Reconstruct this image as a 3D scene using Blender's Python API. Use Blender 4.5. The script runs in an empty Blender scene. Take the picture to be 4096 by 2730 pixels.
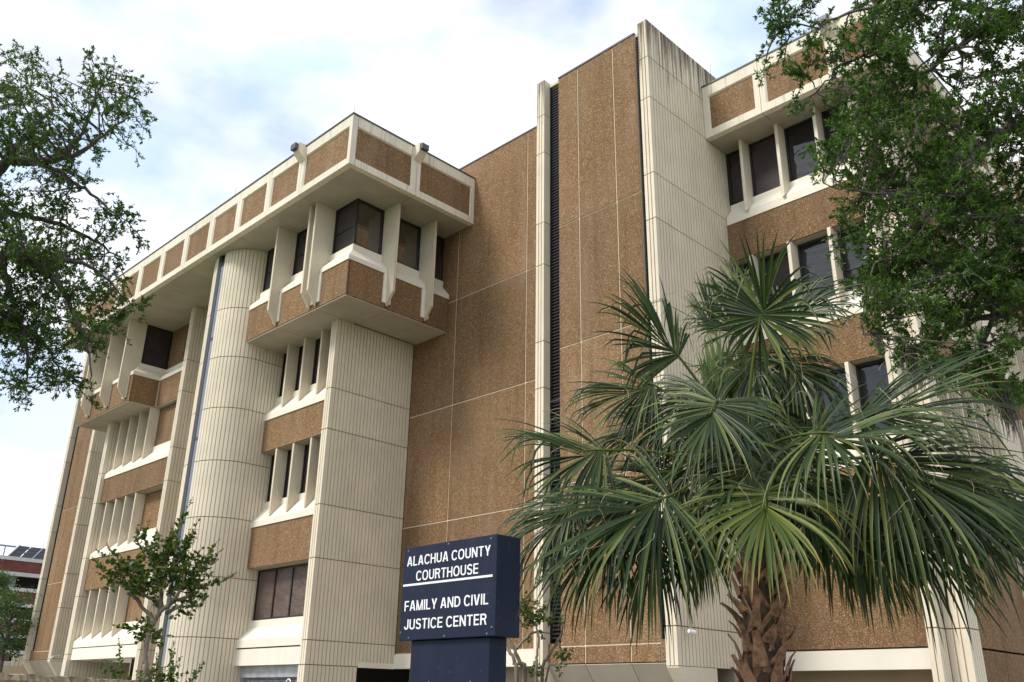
import bpy, bmesh, math, random
from mathutils import Vector, Matrix
rnd = random.Random(7)
scene = bpy.context.scene
COL = scene.collection
OFF = 1.65                      # eye height; shapes below are written relative to eye level

# ------------------------------------------------------------------ camera
YAW, PIT, ROL, FOC = -0.782708, 0.382571, 0.016841, 899.753
def cam_axes():
    cy, sy = math.cos(YAW), math.sin(YAW)
    f = Vector((sy*math.cos(PIT), cy*math.cos(PIT), math.sin(PIT)))
    r = Vector((cy, -sy, 0)); u = r.cross(f)
    r2 = math.cos(ROL)*r + math.sin(ROL)*u; u2 = -math.sin(ROL)*r + math.cos(ROL)*u
    return r2, u2, f
CR, CU, CF = cam_axes()
cam_d = bpy.data.cameras.new('camera'); cam = bpy.data.objects.new('camera', cam_d); COL.objects.link(cam)
cam_d.sensor_width = 36; cam_d.sensor_fit = 'HORIZONTAL'; cam_d.lens = 36*FOC/1024
cam_d.clip_start = 0.1; cam_d.clip_end = 5000
m = Matrix((CR, CU, -CF)).transposed().to_4x4(); m.translation = Vector((0, 0, OFF)); cam.matrix_world = m
scene.camera = cam

# ------------------------------------------------------------------ sky, sun, exposure
SUN = Vector((-0.30, -0.85, 0.95)).normalized()
w = bpy.data.worlds.new('World'); scene.world = w; w.use_nodes = True
nt = w.node_tree; nt.nodes.clear(); N = nt.nodes.new; L = nt.links.new
sky = N('ShaderNodeTexSky'); sky.sky_type = 'NISHITA'; sky.sun_disc = False
sky.sun_elevation = math.asin(SUN.z); sky.sun_rotation = math.atan2(SUN.x, SUN.y)
sky.air_density = 1.0; sky.dust_density = 1.2; sky.ozone_density = 2.5
b1 = N('ShaderNodeBackground'); b1.inputs[1].default_value = 0.15; L(sky.outputs[0], b1.inputs[0])
tc = N('ShaderNodeTexCoord'); mp = N('ShaderNodeMapping'); mp.inputs['Scale'].default_value = (1, 1, 1.8)
mp.inputs['Location'].default_value = (3.4, 0.2, 2.2)
L(tc.outputs['Generated'], mp.inputs[0])
nz = N('ShaderNodeTexNoise'); nz.inputs['Scale'].default_value = 2.6; nz.inputs['Detail'].default_value = 9
nz.inputs['Roughness'].default_value = 0.52; nz.inputs['Distortion'].default_value = 0.25
L(mp.outputs[0], nz.inputs['Vector'])
cr = N('ShaderNodeValToRGB'); cr.color_ramp.elements[0].position = 0.40; cr.color_ramp.elements[0].color = (0.55,)*3+(1,)
cr.color_ramp.elements[1].position = 0.57; cr.color_ramp.elements[1].color = (0.985,)*3+(1,)
L(nz.outputs[0], cr.inputs[0])
nz2 = N('ShaderNodeTexNoise'); nz2.inputs['Scale'].default_value = 4.0; nz2.inputs['Detail'].default_value = 6
L(mp.outputs[0], nz2.inputs['Vector'])
cr2 = N('ShaderNodeValToRGB'); cr2.color_ramp.elements[0].position = 0.36; cr2.color_ramp.elements[0].color = (0.60, 0.73, 0.92, 1)
cr2.color_ramp.elements[1].position = 0.52; cr2.color_ramp.elements[1].color = (0.98, 0.985, 0.99, 1)
L(nz2.outputs[0], cr2.inputs[0])
b2 = N('ShaderNodeBackground'); b2.inputs[1].default_value = 0.98; L(cr2.outputs[0], b2.inputs[0])
mx = N('ShaderNodeMixShader'); L(cr.outputs[0], mx.inputs[0]); L(b1.outputs[0], mx.inputs[1]); L(b2.outputs[0], mx.inputs[2])
wo = N('ShaderNodeOutputWorld'); L(mx.outputs[0], wo.inputs[0])
sd = bpy.data.lights.new('sun', 'SUN'); sd.energy = 2.2; sd.angle = math.radians(14); sd.color = (1, 0.96, 0.88)
so = bpy.data.objects.new('sun', sd); COL.objects.link(so)
so.rotation_euler = SUN.to_track_quat('Z', 'Y').to_euler(); so.location = (0, 0, 60)
scene.view_settings.view_transform = 'Standard'; scene.view_settings.look = 'None'
scene.view_settings.exposure = 0.50; scene.view_settings.gamma = 1; scene.view_settings.use_curve_mapping = False
scene.cycles.max_bounces = 6; scene.cycles.diffuse_bounces = 3; scene.cycles.glossy_bounces = 3
scene.cycles.transparent_max_bounces = 6

# ------------------------------------------------------------------ materials
class Mat:
    def __init__(s, name):
        s.m = bpy.data.materials.new(name); s.m.use_nodes = True; s.t = s.m.node_tree
        s.p = s.t.nodes['Principled BSDF']; s.geo = s.t.nodes.new('ShaderNodeNewGeometry')
    def n(s, k, **kw):
        x = s.t.nodes.new(k)
        for a, b in kw.items(): setattr(x, a, b)
        return x
    def l(s, a, b): s.t.links.new(a, b)
    def pos(s, sc=(1, 1, 1)):
        mp = s.n('ShaderNodeMapping'); mp.inputs['Scale'].default_value = sc; s.l(s.geo.outputs['Position'], mp.inputs[0]); return mp.outputs[0]
    def noise(s, scale, detail=4, rough=0.55, sc=(1, 1, 1)):
        x = s.n('ShaderNodeTexNoise'); x.inputs['Scale'].default_value = scale; x.inputs['Detail'].default_value = detail
        x.inputs['Roughness'].default_value = rough; s.l(s.pos(sc), x.inputs['Vector']); return x.outputs[0]
    def ramp(s, v, *st):
        r = s.n('ShaderNodeValToRGB'); e = r.color_ramp.elements
        while len(e) < len(st): e.new(0.5)
        for i, (p, c) in enumerate(st):
            e[i].position = p; e[i].color = (c if len(c) == 4 else tuple(c)+(1,)) if not isinstance(c, (int, float)) else (c, c, c, 1)
        s.l(v, r.inputs[0]); return r.outputs[0]
    def mix(s, f, a, b, mode='MIX'):
        x = s.n('ShaderNodeMix', data_type='RGBA', blend_type=mode)
        for i, v in ((0, f), (6, a), (7, b)):
            if hasattr(v, 'is_linked') or isinstance(v, bpy.types.NodeSocket): s.l(v, x.inputs[i])
            elif isinstance(v, (int, float)): x.inputs[i].default_value = v
            else: x.inputs[i].default_value = tuple(v)+(1,) if len(v) == 3 else v
        return x.outputs[2]
    def math(s, op, a, b=0.0, c=0.0):
        x = s.n('ShaderNodeMath', operation=op)
        for i, v in enumerate((a, b, c)):
            if isinstance(v, (int, float)): x.inputs[i].default_value = v
            else: s.l(v, x.inputs[i])
        return x.outputs[0]
    def tone(s, c, lo, hi):
        oi = s.n('ShaderNodeObjectInfo'); v = s.math('MULTIPLY_ADD', oi.outputs['Random'], hi-lo, lo)
        hs = s.n('ShaderNodeHueSaturation'); s.l(c, hs.inputs['Color']); s.l(v, hs.inputs['Value']); return hs.outputs[0]
    def bump(s, h, st=0.3, d=0.02):
        b = s.n('ShaderNodeBump'); b.inputs['Strength'].default_value = st; b.inputs['Distance'].default_value = d
        s.l(h, b.inputs['Height']); s.l(b.outputs[0], s.p.inputs['Normal'])
    def done(s, col=None, rough=0.8, **kw):
        if col is not None:
            if isinstance(col, bpy.types.NodeSocket): s.l(col, s.p.inputs['Base Color'])
            else: s.p.inputs['Base Color'].default_value = tuple(col)+(1,)
        s.p.inputs['Roughness'].default_value = rough
        for k, v in kw.items(): s.p.inputs[k.replace('_', ' ')].default_value = v
        return s.m

def aggregate(name, k=1.0):
    a = Mat(name)
    v = a.n('ShaderNodeTexVoronoi'); v.inputs['Scale'].default_value = 74; a.l(a.pos(), v.inputs['Vector'])
    sep = a.n('ShaderNodeSeparateColor'); a.l(v.outputs['Color'], sep.inputs[0])
    c = a.ramp(sep.outputs[0], (0.0, (.085*k, .042*k, .018*k)), (0.35, (.215*k, .113*k, .047*k)), (0.70, (.29*k, .162*k, .072*k)), (0.85, (.46*k, .30*k, .15*k)), (1.0, (.80*k, .62*k, .40*k)))
    g = a.noise(11, 3); c = a.mix(a.ramp(g, (.3, .0), (.75, .55)), c, (.17*k, .085*k, .04*k))
    big = a.noise(0.55, 5, .6, (1, 1, .45))
    c = a.mix(a.ramp(big, (.45, .0), (.75, .42)), c, (.36*k, .235*k, .15*k))
    st = a.noise(1.6, 4, .6, (2.2, 2.2, .12)); c = a.mix(a.ramp(st, (.50, .0), (.74, .42)), c, (.13*k, .065*k, .033*k))
    dr = a.noise(.9, 5, .7, (1, 1, .25)); c = a.mix(a.ramp(dr, (.56, .0), (.72, .30)), c, (.40*k, .30*k, .22*k))
    c = a.tone(c, .86, 1.10); a.bump(v.outputs['Distance'], .55, .012)
    return a.done(c, .88, Specular_IOR_Level=.3)

def concrete(name, col, dirt=0.25, streak=0.0, ribs=0.0, top=None, mott=.10):
    a = Mat(name)
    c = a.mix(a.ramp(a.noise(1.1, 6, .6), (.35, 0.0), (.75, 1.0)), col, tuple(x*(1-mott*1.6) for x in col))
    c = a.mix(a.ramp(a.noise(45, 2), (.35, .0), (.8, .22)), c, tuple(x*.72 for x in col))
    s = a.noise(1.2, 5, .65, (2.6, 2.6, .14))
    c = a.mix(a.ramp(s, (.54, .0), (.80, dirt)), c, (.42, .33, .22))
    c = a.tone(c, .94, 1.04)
    if streak:
        s2 = a.noise(2.4, 3, .6, (4.5, 4.5, .16)); c = a.mix(a.ramp(s2, (.55, .0), (.68, streak)), c, (.27, .22, .13))
    if top is not None:   # rain grime that runs down from the head of the wall
        sx = a.n('ShaderNodeSeparateXYZ'); a.l(a.geo.outputs['Position'], sx.inputs[0])
        z = a.math('MULTIPLY_ADD', sx.outputs[2], 1/3.2, -(top-3.2)/3.2)
        s3 = a.noise(3.4, 4, .7, (3.4, 3.4, .10))
        f = a.ramp(a.math('ADD', a.math('MULTIPLY', z, .34), s3), (.68, .0), (.86, .9)); c = a.mix(f, c, (.10, .06, .04))
    if ribs:
        sx = a.n('ShaderNodeSeparateXYZ'); a.l(a.geo.outputs['Position'], sx.inputs[0])
        v = a.math('SINE', a.math('MULTIPLY', a.math('ADD', sx.outputs[0], sx.outputs[1]), 2*math.pi/ribs))
        c = a.mix(a.ramp(a.math('MULTIPLY_ADD', v, .5, .5), (.2, .38), (.6, .0)), c, (.44, .35, .23))
        a.bump(v, .5, .006)
    else:
        a.bump(a.noise(30, 3), .12, .01)
    return a.done(c, .82, Specular_IOR_Level=.3)

def glass(name, col, rough=.04, spec=.5, ior=1.5, wave=0.0):
    a = Mat(name)
    if wave: a.bump(a.noise(1.4, 2, .45, (1, 1, 2.4)), wave, .05)
    return a.done(col, rough, IOR=ior, Specular_IOR_Level=spec)

M = {}
M['brown'] = aggregate('exposed_aggregate', .86)
M['cream'] = concrete('cream_concrete', (.72, .635, .50), .2)
M['rib'] = concrete('fluted_concrete', (.76, .675, .535), .2)
M['rib_top'] = concrete('weathered_fluted_concrete', (.76, .675, .535), .2, top=21.3)
M['groove'] = Mat('groove_sealant').done((.54, .42, .265), .9)
M['joint'] = Mat('panel_joint').done((.34, .235, .11), .9)
M['white'] = concrete('painted_concrete', (.84, .775, .66), .10, mott=.05)
M['cornice'] = concrete('cornice_concrete', (.80, .73, .60), .18, streak=.42, mott=.07)
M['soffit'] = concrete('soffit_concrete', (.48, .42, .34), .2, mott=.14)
M['fin'] = concrete('fin_concrete', (.73, .65, .515), .12, ribs=.072)
M['finplain'] = concrete('plain_fin_concrete', (.77, .69, .56), .12)
M['sealant'] = Mat('joint_sealant').done((.78, .67, .51), .8)
M['core'] = Mat('inner_wall').done((.30, .26, .20), .9)
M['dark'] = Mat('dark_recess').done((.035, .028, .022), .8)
M['bronze'] = Mat('bronze_frame').done((.022, .018, .020), .4, Specular_IOR_Level=.5)
M['glass'] = glass('dark_glass', (.022, .018, .015), .02, .9, 2.1)
M['glass2'] = glass('sky_glass', (.012, .012, .016), .03, .6, 1.55, .45)
M['slotglass'] = glass('slot_glass', (.06, .07, .085), .04, .6, 2.0)
s = Mat('sun_screen'); M['screen'] = s.done(s.mix(s.ramp(s.noise(2.2, 4), (.35, 0.0), (.7, 1.0)), (.034, .024, .024), (.055, .042, .042)), .55, Specular_IOR_Level=.35)
s = Mat('brown_screen'); s.bump(s.noise(1.6, 3, .5, (1, 1, 1.5)), .8, .18)
M['screen2'] = s.done(s.mix(s.ramp(s.noise(1.5, 3), (.35, 0.0), (.7, 1.0)), (.105, .072, .062), (.135, .100, .088)), .45, Specular_IOR_Level=.45)
M['metal'] = Mat('coping_metal').done((.085, .085, .10), .5, Metallic=.3)
s = Mat('galvanised_steel'); M['steel'] = s.done(s.mix(s.ramp(s.noise(5, 4), (.4, 0.0), (.7, 1.0)), (.36, .37, .40), (.50, .51, .54)), .5, Metallic=.4)
M['louver'] = Mat('louver_metal').done((.022, .021, .024), .6, Specular_IOR_Level=.2)
s = Mat('navy_paint'); nn = s.noise(2.5, 5, .6, (2, 2, .6))
c_ = s.mix(s.ramp(nn, (.4, 0.0), (.75, 1.0)), (.010, .0145, .036), (.015, .020, .048))
c_ = s.mix(s.ramp(s.noise(26, 2), (.66, .0), (.74, .55)), c_, (.05, .055, .09)); s.bump(s.noise(60, 2), .05, .003)
M['navy'] = s.done(c_, .48, Specular_IOR_Level=.22)
M['letter'] = Mat('white_vinyl').done((.86, .86, .87), .5)
M['screw'] = Mat('screw_metal').done((.22, .23, .27), .45, Metallic=.6)
s = Mat('split_block'); s.bump(s.noise(14, 6, .65), .8, .04)
M['block'] = s.done(s.mix(s.ramp(s.noise(6, 5, .65), (.35, 0.0), (.7, 1.0)), (.17, .13, .085), (.36, .28, .185)), .95)
s = Mat('oak_bark'); s.bump(s.noise(18, 6, .7, (1, 1, .35)), 1.0, .03)
M['bark'] = s.done(s.mix(s.ramp(s.noise(9, 6, .7, (1, 1, .5)), (.35, 0.0), (.68, 1.0)), (.045, .038, .033), (.16, .14, .125)), .95)
s = Mat('crape_bark'); s.bump(s.noise(22, 4, .6, (1, 1, .3)), .4, .01)
M['crape_bark'] = s.done(s.mix(s.ramp(s.noise(7, 5, .6, (1, 1, .4)), (.35, 0.0), (.65, 1.0)), (.12, .09, .065), (.26, .215, .165)), .8)
s = Mat('boot_fibre'); s.bump(s.noise(40, 4, .7, (1, 1, .3)), .6, .01)
M['boot'] = s.done(s.mix(s.ramp(s.noise(10, 5, .65), (.35, 0.0), (.7, 1.0)), (.095, .044, .026), (.40, .225, .138)), .9)
s = Mat('trunk_fibre'); s.bump(s.noise(50, 4, .7, (1, 1, .25)), .9, .02)
M['trunk'] = s.done(s.mix(s.ramp(s.noise(16, 5, .7, (1, 1, .4)), (.35, 0.0), (.7, 1.0)), (.030, .020, .014), (.12, .078, .048)), .95)
s = Mat('red_brick'); M['brick'] = s.done(s.mix(s.ramp(s.noise(1.5, 5), (.35, 0.0), (.7, 1.0)), (.13, .036, .029), (.18, .056, .045)), .9)
M['whiteband'] = concrete('white_band', (.62, .58, .58), .1)
M['panel'] = Mat('solar_cell').done((.030, .034, .044), .55, Specular_IOR_Level=.2)
M['grey'] = Mat('grey_metal').done((.20, .22, .25), .5)
M['tan'] = concrete('tan_stucco', (.56, .44, .29), .2)
M['bluewin'] = Mat('blue_window').done((.02, .02, .09), .1)
s = Mat('spanish_moss_fibre'); M['moss'] = s.done(s.mix(s.ramp(s.noise(20, 3), (.35, 0.0), (.7, 1.0)), (.085, .08, .07), (.17, .165, .145)), .95)

def leafmat(name, cols, trans=.35, rough=.42, tip=None, spec=.4):
    a = Mat(name)
    ri = a.geo.outputs['Random Per Island']
    c = a.ramp(ri, *cols)
    if tip:
        at = a.n('ShaderNodeAttribute', attribute_name='along'); c = a.mix(a.ramp(at.outputs['Fac'], (tip[0], .0), (1.0, 1.0)), c, a.mix(a.ramp(ri, (.25, .0), (.75, 1.0)), tip[2], tip[1]))
    a.done(c, rough, Specular_IOR_Level=spec)
    tr = a.n('ShaderNodeBsdfTranslucent'); a.l(a.mix(1.0, c, (1.0, 1.15, .5), 'MULTIPLY'), tr.inputs[0])
    ms = a.n('ShaderNodeMixShader'); ms.inputs[0].default_value = trans
    a.l(a.p.outputs[0], ms.inputs[1]); a.l(tr.outputs[0], ms.inputs[2])
    a.l(ms.outputs[0], a.t.nodes['Material Output'].inputs[0]); return a.m
M['oakleaf'] = leafmat('oak_leaf', ((0, (.034, .072, .015)), (.5, (.064, .130, .024)), (.85, (.100, .180, .034)), (1, (.15, .22, .045))), .45, .42, spec=.3)
M['oakleaf2'] = leafmat('oak_leaf_dense', ((0, (.038, .080, .018)), (.5, (.066, .138, .026)), (.85, (.100, .190, .036)), (1, (.14, .22, .045))), .45, .38, spec=.35)
M['palmleaf'] = leafmat('palm_leaf', ((0, (.012, .028, .008)), (.4, (.026, .052, .013)), (.7, (.075, .112, .027)), (1, (.18, .205, .055))), .26, .38, (.86, (.36, .24, .08), (.08, .10, .025)), .32)
M['fibre'] = Mat('leaf_fibre').done((.42, .38, .26), .8)
M['palmyoung'] = leafmat('young_palm_leaf', ((0, (.09, .16, .04)), (1, (.17, .25, .07))), .35, .4, None, .45)
M['palmyellow'] = leafmat('yellowing_palm_leaf', ((0, (.040, .070, .014)), (.5, (.090, .125, .024)), (1, (.19, .20, .045))), .26, .38, (.70, (.42, .27, .06), (.12, .13, .03)), .26)
M['crapeleaf'] = leafmat('crape_leaf', ((0, (.032, .066, .015)), (.6, (.070, .125, .025)), (.9, (.13, .18, .035)), (1, (.24, .13, .04))), .40, .35, spec=.35)
M['crapered'] = leafmat('crape_young_leaf', ((0, (.16, .05, .022)), (.5, (.25, .085, .03)), (1, (.12, .14, .03))), .35, .45)
M['fartree'] = leafmat('far_leaf', ((0, (.035, .075, .022)), (.6, (.06, .12, .03)), (1, (.12, .19, .055))), .3, .5)
s = Mat('paving'); M['paving'] = s.done(s.mix(s.ramp(s.noise(.8, 5), (.35, 0.0), (.7, 1.0)), (.25, .23, .20), (.33, .305, .265)), .9)
s = Mat('grass'); M['grass'] = s.done(s.mix(s.ramp(s.noise(1.3, 6), (.35, 0.0), (.7, 1.0)), (.06, .10, .03), (.16, .17, .07)), .95)

# ------------------------------------------------------------------ helpers
LOC = {}
class A:                                   # a face looking towards -Y: u along X, n outward
    def __init__(s, y): s.y = y
    def __call__(s, u, n, z): return (u, s.y-n, z)
class B:                                   # a face looking towards +X: u along Y, n outward
    def __init__(s, x): s.x = x
    def __call__(s, u, n, z): return (s.x+n, u, z)
class MB:
    def __init__(s): s.v = []; s.f = []; s.mi = []; s.at = []
    def add(s, vs, fs, mi=0):
        o = len(s.v); s.v += [tuple(v) for v in vs]; s.f += [tuple(o+i for i in f) for f in fs]; s.mi += [mi]*len(fs); return s
    def box(s, x0, x1, y0, y1, z0, z1, mi=0):
        return s.add([(x, y, z) for z in (z0, z1) for y in (y0, y1) for x in (x0, x1)],
                     [(0, 2, 3, 1), (4, 5, 7, 6), (0, 1, 5, 4), (2, 6, 7, 3), (0, 4, 6, 2), (1, 3, 7, 5)], mi)
    def fb(s, fr, u0, u1, n0, n1, z0, z1, mi=0):
        return s.add([fr(u, n, z) for z in (z0, z1) for n in (n0, n1) for u in (u0, u1)],
                     [(0, 2, 3, 1), (4, 5, 7, 6), (0, 1, 5, 4), (2, 6, 7, 3), (0, 4, 6, 2), (1, 3, 7, 5)], mi)
    def ext(s, fr, prof, u0, u1, m0=0, m1=0, mi=0):        # profile [(n,z)...] along u, ends mitred by m*n
        k = len(prof)
        vs = [fr(u0+m0*n, n, z) for n, z in prof]+[fr(u1+m1*n, n, z) for n, z in prof]
        fs = [(i, (i+1) % k, k+(i+1) % k, k+i) for i in range(k)]+[tuple(range(k)), tuple(range(2*k-1, k-1, -1))]
        return s.add(vs, fs, mi)
    def plate(s, fr, poly, u0, u1, mi=0): return s.ext(fr, poly, u0, u1, 0, 0, mi)
    def tube(s, pts, rads, k=6, mi=0, cap=True):
        o = len(s.v); n = len(pts); pts = [Vector(p) for p in pts]
        up = Vector((0.13, 0.21, 1)).normalized()
        for i, p in enumerate(pts):
            d = (pts[min(i+1, n-1)]-pts[max(i-1, 0)]).normalized()
            a = d.cross(up)
            if a.length < 1e-3: a = d.cross(Vector((1, 0, 0)))
            a.normalize(); b = d.cross(a)
            for j in range(k):
                t = 2*math.pi*j/k; q = p+(a*math.cos(t)+b*math.sin(t))*rads[i]; s.v.append(tuple(q))
        for i in range(n-1):
            for j in range(k):
                s.f.append((o+i*k+j, o+i*k+(j+1) % k, o+(i+1)*k+(j+1) % k, o+(i+1)*k+j)); s.mi.append(mi)
        if cap:
            s.f.append(tuple(o+j for j in range(k))[::-1]); s.mi.append(mi)
            s.f.append(tuple(o+(n-1)*k+j for j in range(k))); s.mi.append(mi)
        return s
    def mesh(s, name, mats, org=(0, 0, 0), smooth=False):
        me = bpy.data.meshes.new(name)
        ox, oy, oz = org
        me.from_pydata([(x-ox, y-oy, z+OFF-oz) for x, y, z in s.v], [], s.f)
        for mm in (mats if isinstance(mats, (list, tuple)) else [mats]): me.materials.append(M[mm])
        if any(s.mi): me.polygons.foreach_set('material_index', s.mi)
        if smooth: me.polygons.foreach_set('use_smooth', [True]*len(s.f))
        me.update(); return me
    def build(s, name, mats, parent=None, smooth=False, recalc=True):
        org = (0, 0, 0)
        if parent is not None: org = LOC[parent.name]
        me = s.mesh(name, mats, org, smooth)
        if recalc and len(s.f) < 60000:
            bm = bmesh.new(); bm.from_mesh(me); bmesh.ops.recalc_face_normals(bm, faces=bm.faces); bm.to_mesh(me); bm.free()
        o = bpy.data.objects.new(name, me); COL.objects.link(o)
        if parent is not None: o.parent = parent; LOC[o.name] = org
        else: LOC[o.name] = (0, 0, 0)
        return o
def thing(name, label, cat, loc, group=None):              # an Empty at the thing's base (eye-level coordinates)
    o = bpy.data.objects.new(name, None); COL.objects.link(o); o.empty_display_size = .3
    o.location = (loc[0], loc[1], loc[2]+OFF); LOC[o.name] = (loc[0], loc[1], loc[2]+OFF)
    tag(o, label, cat, group); return o
def tag(o, label, cat, group=None):
    o['label'] = label; o['category'] = cat
    if group: o['group'] = group
    return o
def inst(me, name, parent, loc):                           # another object that shares a mesh
    o = bpy.data.objects.new(name, me); COL.objects.link(o); o.parent = parent
    p = LOC[parent.name]; o.location = (loc[0]-p[0], loc[1]-p[1], loc[2]+OFF-p[2]); LOC[o.name] = (loc[0], loc[1], loc[2]+OFF)
    return o
def ray(X, Y):                                             # view ray of a spot in a 2353 px wide picture
    px, py = X*1024/2353, Y*1024/2353
    d = CR*((px-512)/FOC)+CU*(-(py-341.25)/FOC)+CF
    return d
def at(X, Y, dist):                                        # real point at that many metres on the plan
    d = ray(X, Y); return d*(dist/math.hypot(d.x, d.y))

# ------------------------------------------------------------------ ground
GZ = -1.65
g = MB(); g.add([(-900, -900, GZ), (900, -900, GZ), (900, 900, GZ), (-900, 900, GZ)], [(0, 1, 2, 3)])
o = g.build('ground', 'grass'); o['kind'] = 'structure'
g = MB(); g.add([(-75, 6.5, GZ+.004), (20, 6.5, GZ+.004), (20, 60, GZ+.004), (-75, 60, GZ+.004)], [(0, 1, 2, 3)])
o = g.build('pavement', 'paving'); o['kind'] = 'structure'

# ------------------------------------------------------------------ courthouse
CH = thing('courthouse', 'tall brown pebble-faced courthouse with cream fluted piers and jutting upper bays', 'building', (-25, 20, GZ))

def fluted(fr, u0, u1, z0, z1, pitch=.145, gw=.030, dep=.028, mat='rib', n=0.0):
    k = max(1, round((u1-u0)/pitch)); p = (u1-u0)/k; b = MB()
    for i in range(k):
        a0 = u0+i*p+(gw/2 if i else 0); a1 = u0+(i+1)*p-(gw/2 if i < k-1 else 0)
        b.ext(fr, [(n-dep, z0), (n, z0), (n, z1), (n-dep, z1)], a0, a1)
        if i < k-1:
            e = a1+gw; b.add([fr(a1, n-dep, z0), fr(e, n-dep, z0), fr(e, n-dep, z1), fr(a1, n-dep, z1)], [(0, 1, 2, 3)], 1)
    return b.build('fluted_panel', [mat, 'groove'], CH)
def seg(z0, z1, js, gap=.028):
    zs = [z0]+[j for j in js if z0+.1 < j < z1-.1]+[z1]
    return [(zs[i]+(gap/2 if i else 0), zs[i+1]-(gap/2 if i < len(zs)-2 else 0)) for i in range(len(zs)-1)]
JK = [1.73, 4.24, 5.97, 8.54, 10.0, 12.55, 14.02, 16.6, 18.06]
def pier(x0, x1, yf, yb, z0, z1, js=JK, mat='rib', pf=.115, backing=True, yend=None):   # fluted front and fluted right side
    if backing: MB().box(x0, x1-.036, yf+.036, yb, z0, z1-.01).build('pier_core', 'joint', CH)
    for a, b in seg(z0, z1, js):
        fluted(A(yf), x0, x1, a, b, pf, .03, .03, mat); fluted(B(x1), yf+.034, yb, a, b, .145, mat=mat)
def bpanel(fr, u0, u1, z0, z1, n=0.0, t=.05, g=.014, parent=CH):
    return MB().fb(fr, u0+g, u1-g, n-t, n, z0+g, z1-g).build('brown_panel', 'brown', parent)
def window(fr, u0, u1, z0, z1, n=0.0, mull=(), pane='screen', fw=.055, rail=()):
    b = MB(); e = .003
    b.fb(fr, u0, u0+fw, n-.10, n, z0, z1); b.fb(fr, u1-fw, u1, n-.10, n, z0, z1)
    b.fb(fr, u0+fw, u1-fw, n-.10, n-e, z0, z0+fw); b.fb(fr, u0+fw, u1-fw, n-.10, n-e, z1-fw, z1)
    for mu in mull: b.fb(fr, mu-fw/2, mu+fw/2, n-.10, n-2*e, z0+fw, z1-fw)
    for r in rail: b.fb(fr, u0+fw, u1-fw, n-.06, n-.02, r-.012, r+.012)
    w_ = b.build('window', 'bronze', CH)
    us = [u0+fw]+[x for mu in mull for x in (mu-fw/2, mu+fw/2)]+[u1-fw]
    for i in range(0, len(us), 2):
        MB().fb(fr, us[i], us[i+1], n-.07, n-.05, z0+fw, z1-fw).build('pane', pane, w_)
    return w_
def sill(fr, u0, u1, zb, zt, zi, zw, out=.5, m0=0, m1=0, back=-.1, o=0.0):
    prof = [(back+o, zb), (out+o, zb), (out+o, zt), (.06+o, zi), (.06+o, zw), (back+o, zw)]
    return MB().ext(fr, prof, u0, u1, m0, m1).build('sill', 'white', CH)
def fin(fr, u0, u1, poly, mats='fin'): return MB().plate(fr, poly, u0, u1).build('fin', mats, CH)

# --- bay of window bands between fluted piers
def bay(x0, x1, yw, rows, fins, head_n=.46, wl=None, finhead=None, win_x1=None):
    fr = A(yw); we = win_x1 or x1
    for r in rows:
        zb, zt, zi, zw, zh, band = r['zb'], r['zt'], r['zi'], r['zw'], r['zh'], r.get('band')
        sill(fr, x0, x1, zb, zt, zi, zw, .50)
        if r.get('fin', True):
            us = sorted([x0]+[f for f in fins]+[we])
            for i in range(len(us)-1):
                a = us[i]; b = us[i+1]-(.10 if us[i+1] in fins else 0)
                if b-a > .15: window(fr, a+.002, b-.002, zw+.002, zh, 0.0, rail=((zw+zh)/2-.1,))
            for f in fins:
                fin(fr, f-.10, f, [(.005, zi+.01), (.455, zt+.19*(zi-zt)), (.455, zh-.004), (.005, zh-.004)])
        if band:
            MB().fb(fr, x0, x1, -.1, .40, band[0]+.02, band[1]).build('band_core', 'cream', CH)
            MB().fb(fr, x0+.012, x1-.012, .40, .46, band[0], band[1]).build('brown_panel', 'brown', CH)
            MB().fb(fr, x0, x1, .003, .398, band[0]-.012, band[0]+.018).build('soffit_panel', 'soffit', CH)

rows1 = [dict(zb=9.71, zt=9.95, zi=10.48, zw=10.74, zh=12.575, band=(8.49, 9.70)),
         dict(zb=5.71, zt=5.92, zi=6.46, zw=6.70, zh=8.475, band=(4.27, 5.70)),
         dict(zb=1.60, zt=1.86, zi=2.30, zw=2.53, zh=4.25, fin=False)]
XS = -29.62
bay(XS, -25.44, 17.1, rows1, [-28.52, -27.40, -26.28])
window(A(17.1), XS+.002, -25.445, 2.535, 4.25, 0, (-28.45, -27.38, -26.31), 'screen2')
MB().fb(A(17.1), XS, -25.44, -.1, .48, 1.03, 1.555).build('beam', 'white', CH)
MB().fb(A(17.1), XS, -25.44, -.1, .44, 1.55, 1.602).build('joint_strip', 'dark', CH)
MB().fb(A(16.86), XS+.02, -25.46, -.05, 0, .66, 1.02).build('lintel', 'steel', CH)
gr = MB(); u = XS+.06
gr.fb(A(16.9), XS+.03, XS+.12, -.05, 0, GZ, .655); gr.fb(A(16.9), -25.55, -25.46, -.05, 0, GZ, .655)
while u < -25.5: gr.fb(A(16.93), u, u+.012, -.012, 0, GZ, .655); u += .07
z = .62
while z > -.9: gr.fb(A(16.93), XS+.12, -25.55, -.024, -.013, z-.006, z+.006); z -= .07
gr.build('grille', 'steel', CH)
ring = MB(); ring.tube([(-26.55+.13*math.cos(t*math.pi/8), 16.86, .47+.13*math.sin(t*math.pi/8)) for t in range(17)], [.022]*17, 6, cap=False)
ring.build('ring', 'letter', CH, True)
MB().box(-29.6, -25.46, 17.25, 17.4, GZ, 1.5).build('recess_wall', 'dark', CH)

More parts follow.
